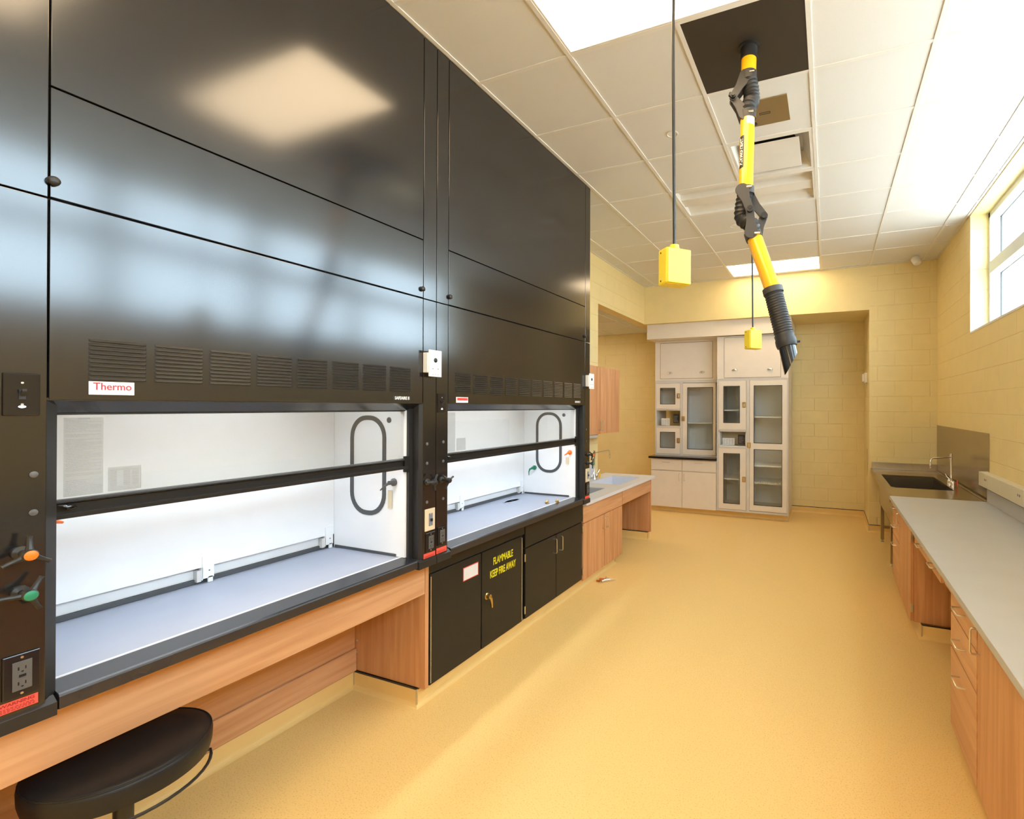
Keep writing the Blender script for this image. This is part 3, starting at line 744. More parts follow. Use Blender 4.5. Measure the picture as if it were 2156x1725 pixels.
# splash plate and faucet
tag(link('splash_plate', MB().box(-2.705, -2.690, 5.10, 5.44, .806, .972), 'sinkwhite', bev=.008), 'pale blue-white splash plate behind the left bench faucet', 'splash plate')
def faucet(name, label, base, riser, armv, drop, scale=1.0):
    bx, by, bz = base; t = thing(name, label, 'faucet', base)
    link('riser', MB().lathe(base, (0, 0, 1), [(.024, 0), (.024, .008), (.014, .020), (.014, .05), (.0085, .06), (.0085, riser - .03), (.012, riser - .03), (.012, riser + .02), (.008, riser + .024)], 18), 'chrome', t)
    a = Vector(armv); d = a.normalized(); p0 = Vector((bx, by, bz + riser)); p1 = p0 + a
    link('spout', MB().tube([p0, p0 + a * .5, p1 - d * .035, p1 - d * .012 + Vector((0, 0, -.008)), p1 + Vector((0, 0, -.035)), p1 + Vector((0, 0, -drop))], .0075, 12), 'chrome', t)
    link('nozzle', MB().lathe(p1 + Vector((0, 0, -drop)), (0, 0, -1), [(.009, 0), (.011, .008), (.009, .016), (.0065, .022), (.008, .030), (.0055, .042)], 14), 'chrome', t)
    return t
t = faucet('laboratory_faucet', 'chrome gooseneck faucet standing behind the white sink on the left bench', (-2.60, 5.268, .806), .318, (.0, .445, 0), .07)
vv = MB()
for s in (-1, 1):
    vv.tube([(-2.60, 5.268, .836), (-2.60, 5.268 + s * .05, .836)], .011, 12)
    vv.lathe((-2.60, 5.268 + s * .065, .822), (0, 0, 1), [(.014, 0), (.016, .02), (.010, .035), (.006, .05)], 14)
link('valve_body', vv, 'chrome', t)
bl = []
for s in (-1, 1):
    for q in (-1, 1): bl.append(MB().tube([(-2.60, 5.268 + s * .065, .868), (-2.585, 5.268 + s * .065 + q * .018, .885), (-2.575, 5.268 + s * .065 + q * .030, .915)], [.005, .004, .003], 8))
each('blade_handle', bl, 'chrome', t)
bk = MB(); bk.tube([(-2.60, 5.268, 1.13), (-2.60, 5.25, 1.155)], .004, 8); bk.tube([(-2.60, 5.268, 1.13), (-2.60, 5.288, 1.150)], .004, 8)
link('vacuum_breaker', bk, 'chrome', t)
tag(link('orange_tag', MB().sphere((-2.565, 5.345, .845), .030, sc=(.3, .85, 1.1)), 'yellow'), 'orange-yellow oval tag hanging on the left bench faucet', 'tag')
# wall cabinet
t = thing('upper_cabinet', 'wooden two-door wall cabinet above the pale left bench', 'cabinet', (-2.57, 4.9, 1.37))
link('carcass', MB().box(XL + .002, -2.435, 4.50, 5.595, 1.372, 2.132), 'wood_v', t, bev=.001)
for a, b, hy in ((4.50, 5.036, 4.998), (5.044, 5.595, 5.084)):
    d = link('door', MB().box(-2.434, -2.415, a, b, 1.368, 2.136), 'wood_v', t, bev=.001)
    handle_part(d, pull(-2.415, 1, (hy, 1.465), .052, .032, .0042))
t = thing('under_cabinet_light', 'slim white light fitting fixed under the wooden wall cabinet', 'light', (-2.55, 4.8, 1.33))
link('housing', MB().box(-2.60, -2.46, 4.30, 5.08, 1.330, 1.366), 'creamtrim', t, bev=.003)
link('lens', MB().box(-2.59, -2.47, 4.32, 5.06, 1.324, 1.330), 'fixture', t)
# discarded valve on the floor
t = thing('loose_pipe_valve', 'small chrome and copper plumbing valve lying on the floor by the wooden sink cabinet', 'valve', (-1.98, 4.26, 0))
link('body', MB().tube([(-1.99, 4.25, .016), (-1.965, 4.268, .017), (-1.945, 4.282, .018)], [.014, .018, .012], 12).lathe((-1.972, 4.262, .018), (0, 0, 1), [(.014, 0), (.015, .012), (.008, .018), (.008, .026)], 12).tube([(-2.00, 4.215, .014), (-1.985, 4.235, .015)], [.013, .013], 12), 'chrome', t)
link('copper_pipe', MB().tube([(-2.045, 4.262, .012), (-2.03, 4.268, .014), (-1.992, 4.270, .016)], [.011, .012, .011], 12).tube([(-2.055, 4.225, .010), (-2.02, 4.22, .012)], .009, 10), 'copper', t)
link('handle', MB().tube([(-1.945, 4.28, .02), (-1.915, 4.295, .018), (-1.893, 4.318, .012)], [.006, .005, .003], 8), 'nickel', t)

# ------------------------------------------------------------------ far casework (faces -Y)
def glazed_door(par, x0, x1, z0, z1, yf, panes, latch=None):
    o = MB(); hs = panes
    # frame: solid minus panes, built as strips
    zs = sorted({z0, z1} | {v for p in panes for v in p[2:]}); xs_ = sorted({x0, x1} | {v for p in panes for v in p[:2]})
    for i in range(len(xs_) - 1):
        for j in range(len(zs) - 1):
            cx_, cz_ = (xs_[i] + xs_[i + 1]) / 2, (zs[j] + zs[j + 1]) / 2
            if any(p[0] < cx_ < p[1] and p[2] < cz_ < p[3] for p in panes): continue
            o.box(xs_[i], xs_[i + 1], yf, yf + .022, zs[j], zs[j + 1])
    d = link('door', o, 'cream', par)
    for p in panes:
        g = link('glass_pane', MB().box(p[0], p[1], yf + .010, yf + .014, p[2], p[3]), 'cabglass', d)
        e = .009; gm = MB().box(p[0], p[0] + e, yf - .002, yf + .010, p[2], p[3]).box(p[1] - e, p[1], yf - .002, yf + .010, p[2], p[3])
        gm.box(p[0] + e, p[1] - e, yf - .002, yf + .010, p[2], p[2] + e).box(p[0] + e, p[1] - e, yf - .002, yf + .010, p[3] - e, p[3])
        link('gasket', gm, 'gasket', d)
    if latch:
        lx, lz = latch
        lt = link('latch', MB().box(lx - .026, lx + .026, yf - .012, yf, lz - .040, lz + .040), 'brass', d, bev=.004)
        link('lever', MB().box(lx - .012, lx + .010, yf - .022, yf - .012, lz - .026, lz + .026), 'nickel', lt, bev=.003)
    return d
def shelves(par, x0, x1, y0, y1, zs):
    for z in zs: link('shelf', MB().box(x0, x1, y0, y1, z, z + .018), 'liner', par)
def cup_pull(x, yf, z, par):
    mb = MB(); n_ = 10; v = []; f = []
    for i in range(n_ + 1):
        a = PI * i / n_
        for j in range(5):
            b = PI / 2 * j / 4
            v.append((x + .042 * math.cos(a), yf - .020 * math.sin(a) * math.cos(b) - .001, z + .030 * math.sin(b) * math.sin(a)))
    for i in range(n_):
        for j in range(4): f.append((i * 5 + j, i * 5 + j + 1, (i + 1) * 5 + j + 1, (i + 1) * 5 + j))
    mb.add(v, f, True); mb.box(x - .042, x + .042, yf - .002, yf, z - .004, z + .022)
    link('cup_handle', mb, 'nickel', par)
def blade_box(par, x0, x1, z0, z1, yf, depth, side):
    """open bay with a filter controller in it"""
    b = link('control_bay', MB().box(x0, x0 + .012, yf + .01, yf + depth, z0, z1).box(x1 - .012, x1, yf + .01, yf + depth, z0, z1).box(x0, x1, yf + .01, yf + depth, z0, z0 + .012).box(x0, x1, yf + .01, yf + depth, z1 - .012, z1), 'liner', par)
    return b

# tall ventilated cabinet: y front 7.47
YT = 7.47; TX0, TX1 = -1.587, -.540
t = thing('glazed_storage_cabinet', 'taller cream glass-doored cabinet reaching the floor at the far end', 'cabinet', (-1.06, 7.8, .1))
c = MB().box(TX0, TX0 + .02, YT + .024, 8.20, .10, 2.757).box(TX1 - .02, TX1, YT + .024, 8.20, .10, 2.757)
c.box(TX0 + .02, TX1 - .02, 8.16, 8.20, .10, 2.757).box(TX0, TX1, YT + .024, 8.20, .10, .14).box(TX0 + .02, TX1 - .02, YT + .03, 8.16, 2.06, 2.10)
link('carcass', c, 'cream', t, bev=.001)
e = MB(); 
for a, b, c0, c1 in ((TX0, TX1, 2.083, 2.108), (TX0, TX1, .092, .122)): e.box(a, b, YT, YT + .026, c0, c1)
e.box(TX0, TX0 + .022, YT, YT + .026, .122, 2.083); e.box(TX1 - .018, TX1, YT, YT + .026, .122, 2.083); e.box(-1.142, -1.096, YT, YT + .026, .122, 2.083)
e.box(TX0 + .022, -1.142, YT, YT + .026, 1.318, 1.340); e.box(TX0 + .022, -1.142, YT, YT + .026, 1.052, 1.075)
link('face_frame', e, 'creamtrim', t)
link('divider', MB().box(-1.13, -1.108, YT + .03, 8.16, .14, 2.06), 'liner', t)
link('inner_lining', MB().box(TX0 + .022, TX1 - .022, 8.145, 8.158, .14, 2.06), 'liner', t)
up = link('upper_box_panel', MB().box(TX0, TX1, YT - .002, YT + .022, 2.110, 2.757), 'cream', t)
fp = link('filter_panel', MB().box(-1.475, -.650, YT - .006, YT - .003, 2.128, 2.735), 'cream', up)
link('reveal', MB().box(-1.480, -.645, YT - .004, YT - .002, 2.123, 2.740), 'gasket', up)
for x in (-1.320, -.800): cup_pull(x, YT - .006, 2.232, fp)
each('screw', [MB().lathe((x, YT - .006, z), (0, -1, 0), [(.005, 0), (.005, .001)], 8) for x in (-1.45, -.69) for z in (2.23, 2.58)], 'nickel', fp)
glazed_door(t, -1.562, -1.146, 1.342, 2.080, YT - .002, [(-1.490, -1.238, 1.436, 2.002)], (-1.174, 1.712))
glazed_door(t, -1.562, -1.146, .126, 1.050, YT - .002, [(-1.488, -1.235, .208, .977)], (-1.176, .590))
glazed_door(t, -1.092, -.560, .130, 2.080, YT - .002, [(-1.035, -.626, 1.140, 2.004), (-1.033, -.624, .214, 1.052)], (-1.100, 1.108))
shelves(t, TX0 + .022, -1.13, YT + .10, 8.14, (1.62, .56)); shelves(t, -1.108, TX1 - .022, YT + .10, 8.14, (1.52, .78, .52))
rk = MB()
for k in range(18): rk.box(-1.09 + k * .029, -1.076 + k * .029, YT + .08, YT + .12, .538, .556)
link('shelf_vents', rk, 'creamtrim', t)
b = blade_box(t, TX0 + .024, -1.144, 1.076, 1.317, YT, .30, 0)
link('rear_board', MB().box(TX0 + .036, -1.156, YT + .28, YT + .29, 1.088, 1.305), 'tagp', b)
s_ = link('grey_notice', MB().box(-1.520, -1.335, YT + .10, YT + .104, 1.092, 1.200), 'paper', b)
ln = MB()
for r_ in range(7):
    for q in range(4): ln.box(-1.508 + q * .042, -1.508 + q * .042 + random.uniform(.02, .036), YT + .099, YT + .10, 1.107 + r_ * .012, 1.110 + r_ * .012)
link('printed_text', ln, 'greyink', s_)
s_ = link('black_notice', MB().box(-1.270, -1.165, YT + .012, YT + .018, 1.118, 1.262), 'blackplastic', b)
ln = MB()
for r_ in range(9): ln.box(-1.258, -1.258 + random.uniform(.04, .085), YT + .0105, YT + .012, 1.135 + r_ * .012, 1.138 + r_ * .012)
link('printed_text', ln, 'greyink', s_)

# left wall unit: glazed upper on a drawer base
YU = 7.67; k1 = 1.027
ux = lambda x: x * k1
uz = lambda z: 1.68 + (z - 1.68) * k1
UX0, UX1 = ux(-2.592), -1.590
t = thing('glazed_counter_cabinet', 'shorter cream glass-doored cabinet standing on the black counter at the far end', 'cabinet', (-2.1, 7.9, .884))
c = MB().box(UX0, UX0 + .02, YU + .024, 8.20, .885, 2.764).box(UX1 - .02, UX1, YU + .024, 8.20, .885, 2.764).box(UX0 + .02, UX1 - .02, 8.16, 8.20, .885, uz(1.34)).box(UX0 + .02, UX1 - .02, 8.16, 8.20, uz(1.62), 2.764)
c.box(-2.2, UX1 - .02, 8.16, 8.20, uz(1.34), uz(1.62))
c.box(UX0 + .02, UX1 - .02, YU + .024, 8.16, .885, .905).box(UX0 + .02, UX1 - .02, YU + .024, 8.16, uz(2.06), uz(2.09))
link('carcass', c, 'cream', t, bev=.001)
e = MB().box(UX0, UX1, YU, YU + .026, uz(2.060), uz(2.098)).box(UX0, UX1, YU, YU + .026, .885, uz(.925))
e.box(UX0, UX0 + .016, YU, YU + .026, uz(.925), uz(2.06)); e.box(ux(-2.172), ux(-2.132), YU, YU + .026, uz(.925), uz(2.06))
e.box(UX0 + .016, ux(-2.172), YU, YU + .026, uz(1.622), uz(1.640)); e.box(UX0 + .016, ux(-2.172), YU, YU + .026, uz(1.345), uz(1.378))
link('face_frame', e, 'creamtrim', t)
link('divider', MB().box(ux(-2.16), ux(-2.145), YU + .03, 8.16, .905, uz(2.06)), 'liner', t)
link('inner_lining', MB().box(ux(-2.145), UX1 - .022, 8.145, 8.158, .905, uz(2.06)).box(UX0 + .02, ux(-2.16), 8.0, 8.01, .905, uz(1.34)).box(UX0 + .02, ux(-2.16), 8.0, 8.01, uz(1.64), uz(2.06)), 'liner', t)
up = link('upper_box_panel', MB().box(UX0, UX1, YU - .002, YU + .022, uz(2.100), 2.764), 'cream', t)
link('reveal', MB().box(ux(-2.508), ux(-1.654), YU - .004, YU - .002, uz(2.126), uz(2.700)), 'gasket', up)
fp = link('filter_panel', MB().box(ux(-2.503), ux(-1.659), YU - .006, YU - .003, uz(2.131), uz(2.695)), 'cream', up)
for x in (-2.343, -1.820): cup_pull(ux(x), YU - .006, uz(2.212), fp)
each('screw', [MB().lathe((ux(x), YU - .006, uz(z)), (0, -1, 0), [(.005, 0), (.005, .001)], 8) for x in (-2.48, -1.69) for z in (2.20, 2.55)], 'nickel', fp)
glazed_door(t, ux(-2.574), ux(-2.174), uz(1.645), uz(2.056), YU - .002, [(ux(-2.509), ux(-2.254), uz(1.720), uz(1.984))], (ux(-2.200), uz(1.855)))
glazed_door(t, ux(-2.572), ux(-2.174), uz(.930), uz(1.342), YU - .002, [(ux(-2.509), ux(-2.254), uz(1.020), uz(1.280))], (ux(-2.200), uz(1.146)))
glazed_door(t, ux(-2.130), ux(-1.610), uz(.930), uz(2.052), YU - .002, [(ux(-2.058), ux(-1.650), uz(1.014), uz(1.988))], (ux(-2.122), uz(1.495)))
shelves(t, ux(-2.145), UX1 - .02, YU + .10, 8.14, (uz(1.415),))
s_ = link('grey_notice', MB().box(ux(-2.505), ux(-2.365), YU + .06, YU + .064, uz(1.383), uz(1.495)), 'paper', t)
ln = MB()
for r_ in range(7):
    for q in range(3): ln.box(ux(-2.495) + q * .045, ux(-2.495) + q * .045 + random.uniform(.02, .038), YU + .059, YU + .06, uz(1.395) + r_ * .012, uz(1.398) + r_ * .012)
link('printed_text', ln, 'greyink', s_)
s_ = link('black_notice', MB().box(ux(-2.290), ux(-2.190), YU + .012, YU + .018, uz(1.425), uz(1.565)), 'blackplastic', t)
ln = MB()
for r_ in range(9): ln.box(ux(-2.280), ux(-2.280) + random.uniform(.04, .08), YU + .0105, YU + .012, uz(1.440) + r_ * .012, uz(1.443) + r_ * .012)
link('printed_text', ln, 'greyink', s_)
tag(link('black_countertop', MB().box(-2.695, -1.592, 7.435, 8.20, .852, .884), 'blackgloss', bev=.003), 'black countertop under the shorter glazed cabinet at the far end', 'countertop')
YD = 7.47
t = thing('drawer_base_cabinet', 'cream base cabinet with two drawers and two doors under the black countertop', 'cabinet', (-2.13, 7.8, .1))
link('carcass', MB().box(-2.66, -1.592, YD + .022, 8.20, .090, .850), 'cream', t)
for a, b, hx in ((-2.658, -2.144, -2.403), (-2.138, -1.600, -1.876)):
    d = link('drawer', MB().box(a, b, YD, YD + .020, .668, .846), 'cream', t, bev=.001)
    handle_part(d, pull(YD, -1, (hx, .800), .058, .030, .004, vertical=False, axis='x'))
for a, b, hx in ((-2.658, -2.144, -2.185), (-2.138, -1.600, -2.100)):
    d = link('door', MB().box(a, b, YD, YD + .020, .085, .658), 'cream', t, bev=.001)
    handle_part(d, pull(YD, -1, (hx, .570), .055, .030, .004, vertical=True, axis='x'))
struct('trim_2', MB().box(-2.712, -.500, 7.40, 8.20, 2.765, 3.0), 'cream', bev=.002)

# ------------------------------------------------------------------ right wall bench
XF = .565; CT = .862
def cab_front(par, a, b, z0, z1, grain, handles, kind='door', s=-1):
    d = link(kind, MB().box(XF, XF + .020, a, b, z0, z1), grain, par, bev=.0012)
    for hc, half, vert in handles: handle_part(d, pull(XF, -1, hc, half, .034, .0042, vertical=vert))
    return d
t = thing('near_bench_cabinet', 'wooden door cabinet at the near end under the long grey bench', 'cabinet', (.9, 1.6, 0))
link('carcass', MB().box(XF + .021, 1.27, .50, 2.388, .10, CT - .034), 'wood_v', t)
link('toe_base', MB().box(.64, 1.27, .50, 2.388, 0, .10), 'wood_v', t)
cab_front(t, 1.455, 2.384, .115, .820, 'wood_v', [((2.352, .738), .052, True)])
cab_front(t, .50, 1.450, .115, .820, 'wood_v', [((1.40, .738), .052, True)])
t = thing('near_drawer_cabinet', 'wooden three-drawer unit of the grey bench, beside the knee space', 'cabinet', (.9, 2.63, 0))
link('carcass', MB().box(XF + .021, 1.27, 2.397, 2.856, .10, CT - .034), 'wood_v', t)
link('toe_base', MB().box(.64, 1.27, 2.397, 2.856, 0, .10), 'wood_v', t)
for z0, z1, hz in ((.678, .820, .752), (.508, .670, .600), (.115, .500, .430)):
    cab_front(t, 2.402, 2.856, z0, z1, 'wood_y', [((2.628, hz), .052, False)], 'drawer')
t = thing('drawer_unit', 'wooden apron with two shallow drawers spanning the grey bench knee space', 'drawer unit', (.9, 3.45, .7))
link('apron', MB().box(XF + .021, XF + .041, 2.858, 4.130, .725, CT - .034), 'wood_y', t)
for a, b, hy in ((3.520, 3.955, 3.68), (3.095, 3.515, 3.25)):
    cab_front(t, a, b, .728, .820, 'wood_y', [((hy, .775), .050, False)], 'drawer')
each('side_rail', [MB().box(XF + .041, 1.20, 3.0, 3.02, .735, CT - .034), MB().box(XF + .041, 1.20, 3.96, 3.98, .735, CT - .034)], 'wood_v', t)
link('rear_panel', MB().box(1.24, 1.26, 2.858, 4.130, .10, CT - .034), 'wood_v', t)
t = thing('far_door_cabinet', 'wooden single-door cabinet of the grey bench beyond the knee space', 'cabinet', (.9, 4.45, 0))
link('carcass', MB().box(XF + .021, 1.27, 4.132, 4.762, .10, CT - .034), 'wood_v', t)
link('toe_base', MB().box(.64, 1.27, 4.15, 4.762, 0, .10), 'wood_v', t)
d = cab_front(t, 4.136, 4.758, .105, .820, 'wood_v', [((4.650, .740), .050, True)])
for z in (.20, .72): link('hinge', MB().box(XF - .002, XF + .018, 4.128, 4.136, z - .03, z + .03), 'nickel', d, bev=.001)
t = thing('far_drawer_cabinet', 'wooden three-drawer unit of the grey bench next to the steel sink', 'cabinet', (.9, 4.98, 0))
link('carcass', MB().box(XF + .021, 1.27, 4.766, 5.225, .10, CT - .034), 'wood_v', t)
link('toe_base', MB().box(.64, 1.27, 4.766, 5.225, 0, .10), 'wood_v', t)
for z0, z1, hz in ((.678, .820, .775), (.508, .670, .610), (.115, .500, .450)):
    cab_front(t, 4.770, 5.222, z0, z1, 'wood_y', [((4.99, hz), .052, False)], 'drawer')
wt = tag(link('grey_worktop', MB().box(.526, XR - .004, .50, 5.108, CT - .032, CT), 'epoxy', bev=.002), 'long grey epoxy worktop of the bench under the windows', 'worktop')
link('rear_upstand', MB().box(XR - .024, XR - .004, .50, 5.108, CT, .972), 'epoxy', wt, bev=.0015)
# raceway
t = thing('cable_raceway', 'almond surface raceway with outlets above the grey bench', 'raceway', (1.26, 3, 1.0))
link('channel', MB().box(1.232, XR, .30, 5.178, .998, 1.118), 'almond', t, bev=.004)
for k, (y) in enumerate((4.955, 4.17, 3.385, 2.6, 1.815)):
    o = link('outlet', MB().box(1.226, 1.232, y - .040, y + .040, 1.012, 1.104), 'almond', t, bev=.002)
    s = MB()
    for q in (-1, 1):
        s.box(1.2245, 1.226, y + q * .018 - .0085, y + q * .018 - .005, 1.062, 1.078); s.box(1.2245, 1.226, y + q * .018 + .004, y + q * .018 + .0075, 1.062, 1.078)
    link('slots', s, 'greyplastic', o)
# steel sink table
t = thing('stainless_sink_table', 'stainless steel sink table on legs in the far right corner', 'sink', (.92, 6.2, 0))
SY0, SY1 = 5.110, 7.318; hx0, hx1, hy0, hy1 = .600, 1.150, 5.655, 6.700
link('deck', top_with_holes(.528, XR - .006, SY0, SY1, .836, CT, [(hx0, hx1, hy0, hy1)]), 'steel', t)
rm = MB().box(.526, .536, SY0, SY1, .800, CT + .006).box(1.262, 1.274, SY0, SY1, CT, CT + .010).box(.54, 1.262, SY1 - .030, SY1 - .018, CT, CT + .010)
link('marine_edge', rm, 'steel', t, bev=.003)
link('far_upstand', MB().box(.540, XR - .006, SY1 - .014, SY1, CT, .948), 'steel', t, bev=.002)
link('bowl', basin(hx0 - .004, hx1 + .004, hy0 - .004, hy1 + .004, .52, .835, .004), 'steeldk', t)
link('apron', MB().box(.588, .594, 5.40, 6.74, .50, .835).box(.588, 1.20, 6.735, 6.74, .50, .835).box(.588, 1.20, 5.40, 5.405, .50, .835), 'steel', t, bev=.001)
lg = []
for x, y in ((.628, 5.84), (.628, 6.87), (1.20, 5.84), (1.20, 6.87)):
    l_ = link('leg', MB().box(x - .019, x + .019, y - .019, y + .019, .03, .838), 'steel', t, bev=.003)
    link('foot', MB().lathe((x, y, 0), (0, 0, 1), [(.020, 0), (.022, .006), (.010, .012), (.010, .03)], 14), 'nickel', l_)
each('cross_brace', [MB().box(.628, 1.20, 6.86, 6.88, .17, .20), MB().box(.628, 1.20, 5.83, 5.85, .17, .20)], 'steel', t)
tag(link('steel_splash_panel', MB().box(XR - .006, XR - .001, 5.125, 7.326, .862, 1.455), 'steel', bev=.001), 'brown-tinted stainless splash panel on the wall behind the steel sink', 'splash panel')
t = faucet('swing_faucet', 'chrome swing-spout faucet with blade handles on the steel sink', (1.185, 5.985, CT), .302, (-.225, -.235, 0), .06)
vv = MB()
for s in (-1, 1):
    vv.tube([(1.185, 5.985, CT + .035), (1.185, 5.985 + s * .075, CT + .035)], .012, 12)
    vv.lathe((1.185, 5.985 + s * .085, CT), (0, 0, 1), [(.022, 0), (.020, .02), (.016, .05), (.010, .062)], 14)
link('valve_body', vv, 'chrome', t)
for s, m_ in ((-1, 'red'), (1, 'chrome')):
    bl = MB().tube([(1.185, 5.985 + s * .085, CT + .062), (1.165, 5.985 + s * .095, CT + .085), (1.150, 5.985 + s * .10, CT + .115)], [.006, .005, .004], 8)
    link('blade_handle', bl, 'chrome', t)
link('cap', MB().lathe((1.185, 5.985, 1.185), (0, 0, 1), [(.013, 0), (.013, .012), (.007, .016)], 14), 'chrome', t)
tag(link('hanging_red_tag', MB().box(1.222, 1.226, 5.90, 5.935, CT + .012, CT + .075), 'red'), 'small red tag behind the steel sink faucet', 'tag')
# devices on walls
t = thing('alarm_sounder', 'white wall-mounted alarm on the corner of the far recess', 'alarm', (.48, 7.9, 2.1))
link('housing', MB().box(.470, .509, 7.62, 7.80, 2.03, 2.17), 'white', t, bev=.006)
link('lens', MB().box(.445, .470, 7.64, 7.78, 2.045, 2.155), 'white', t, bev=.010)
t = thing('outlet_cover', 'ivory outlet plate low on the far recess corner wall', 'outlet', (.505, 7.7, 1.0))
pl = link('plate', MB().box(.503, .509, 7.60, 7.68, .72, 1.10), 'beige', t, bev=.002)
t = thing('ceiling_camera', 'small white sensor on a bracket under the ceiling by the far right corner', 'sensor', (1.03, 7.12, 3.6))
link('bracket', MB().cyl((1.03, 7.12, 3.597), (1.03, 7.12, 3.575), .035, 20).cyl((1.03, 7.12, 3.58), (1.02, 7.09, 3.54), .012, 12), 'white', t)
hm = MB().lathe((1.005, 7.085, 3.575), (.35, -.35, -.85), [(.040, 0), (.048, .01), (.048, .075), (.040, .095)], 20)
link('head', hm, 'white', t)

# ------------------------------------------------------------------ ceiling fittings
def lit_fixture(label, j, group='lit ceiling troffers'):
    t = thing('ceiling_light', label, 'ceiling light', (gx(1), gy(j) + .3, CE), group)
    x0, x1, y0, y1 = gx(0) + .012, gx(2) - .012, gy(j) + .012, gy(j + 1) - .012
    fr = MB(); e = .012
    fr.box(x0, x0 + e, y0, y1, CE - .004, CE + .03).box(x1 - e, x1, y0, y1, CE - .004, CE + .03).box(x0 + e, x1 - e, y0, y0 + e, CE - .004, CE + .03).box(x0 + e, x1 - e, y1 - e, y1, CE - .004, CE + .03)
    link('frame', fr, 'fixture', t)
    link('diffuser', MB().box(x0 + e, x1 - e, y0 + e, y1 - e, CE + .002, CE + .010), 'lamp', t)
    link('housing', MB().box(x0, x1, y0, y1, CE + .030, CE + .10), 'fixture', t)
    return t
lit_fixture('bright ceiling light at the top of the photo, beside the black ceiling board', -1)
lit_fixture('bright ceiling light near the far wall, behind the suction arm', 7)
lit_fixture('ceiling light panel above and behind the camera', -5)
lit_fixture('ceiling light panel at the back of the room behind the camera', -9)
lit_fixture('ceiling light panel just behind the nearest bright one', -3)  # extra lamp out of view, added to brighten the room
lit_fixture('ceiling light panel second from the back of the room', -7)  # another unseen lamp, put in for more room light
# lamp added to brighten the side alcove, hidden behind the left wall from here
t = thing('ceiling_light', 'ceiling light of the side alcove behind the left wall', 'ceiling light', (-3.9, 6.6, 3.01))
link('diffuser', MB().box(-4.28, -3.70, 6.0, 7.2, 3.000, 3.004), 'lamp', t)
link('frame', MB().box(-4.30, -4.28, 5.98, 7.22, 2.998, 3.009).box(-3.70, -3.68, 5.98, 7.22, 2.998, 3.009).box(-4.28, -3.70, 5.98, 6.0, 2.998, 3.009).box(-4.28, -3.70, 7.2, 7.22, 2.998, 3.009), 'fixture', t)

# unlit troffer with a centre baffle
x0, x1, y0, y1 = gx(0) + .012, gx(2) - .012, gy(3) + .012, gy(4) - .012
t = thing('unlit_ceiling_light', 'unlit recessed ceiling light with white reflector trough, mid ceiling', 'ceiling light', (gx(1), (y0 + y1) / 2, CE))
fr = MB(); e = .020
fr.box(x0, x0 + e, y0, y1, CE - .005, CE).box(x1 - e, x1, y0, y1, CE - .005, CE).box(x0 + e, x1 - e, y0, y0 + e, CE - .005, CE).box(x0 + e, x1 - e, y1 - e, y1, CE - .005, CE)
link('frame', fr, 'fixture', t)
ym = (y0 + y1) / 2; rf = MB()
for a, b in ((y0 + e, ym), (y1 - e, ym)):
    pr = [(a, CE), (a, CE + .018), (a + (b - a) * .35, CE + .045), (a + (b - a) * .75, CE + .060), (b, CE + .062)]
    v = [(x0 + e, *p) for p in pr] + [(x1 - e, *p) for p in pr]
    rf.add(v, [(i, i + 1, i + 6, i + 5) for i in range(4)])
link('reflector', rf, 'fixture', t)
each('end_plate', [MB().box(x0 + e - .004, x0 + e, y0, y1, CE, CE + .10), MB().box(x1 - e, x1 - e + .004, y0, y1, CE, CE + .10)], 'fixture', t)
link('lamp_basket', MB().prism([(ym - .095, CE + .0615), (ym - .078, CE + .008), (ym + .078, CE + .008), (ym + .095, CE + .0615)], 'x', x0 + e, x1 - e), 'fixture', t, bev=.002)
# air diffuser
x0, x1, y0, y1 = gx(1) + .012, gx(2) - .012, gy(2) + .012, gy(3) - .012; xm, ym = (x0 + x1) / 2, (y0 + y1) / 2
t = thing('air_diffuser', 'square ceiling air diffuser with a flat drop plate, partly open above', 'air vent', (xm, ym, CE))
def sq_ring(h0, z0, h1, z1):
    v = [(xm + sx * h0, ym + sy * h0, z0) for sx, sy in ((-1, -1), (1, -1), (1, 1), (-1, 1))] + [(xm + sx * h1, ym + sy * h1, z1) for sx, sy in ((-1, -1), (1, -1), (1, 1), (-1, 1))]
    return v, [(i, (i + 1) % 4, 4 + (i + 1) % 4, 4 + i) for i in range(4)]
fr = MB()
for h0, z0, h1, z1 in ((.294, CE - .004, .270, CE - .004), (.270, CE - .004, .262, CE + .02), (.262, CE + .02, .215, CE + .11)): fr.add(*sq_ring(h0, z0, h1, z1))
link('cone', fr, 'fixture', t)
link('duct_opening', MB().box(xm - .215, xm + .215, ym - .215, ym + .215, CE + .112, CE + .12), 'nickel', t)
link('duct_collar', MB().lathe((xm, ym, CE + .106), (0, 0, 1), [(.17, 0), (.17, .004)], 32), 'hole', t)
link('drop_plate', MB().prism([(ym - .170, CE + .030), (ym - .160, CE + .024), (ym + .215, CE - .004), (ym + .215, CE + .004), (ym - .160, CE + .034)], 'x', xm - .205, xm + .200), 'fixture', t, bev=.002)
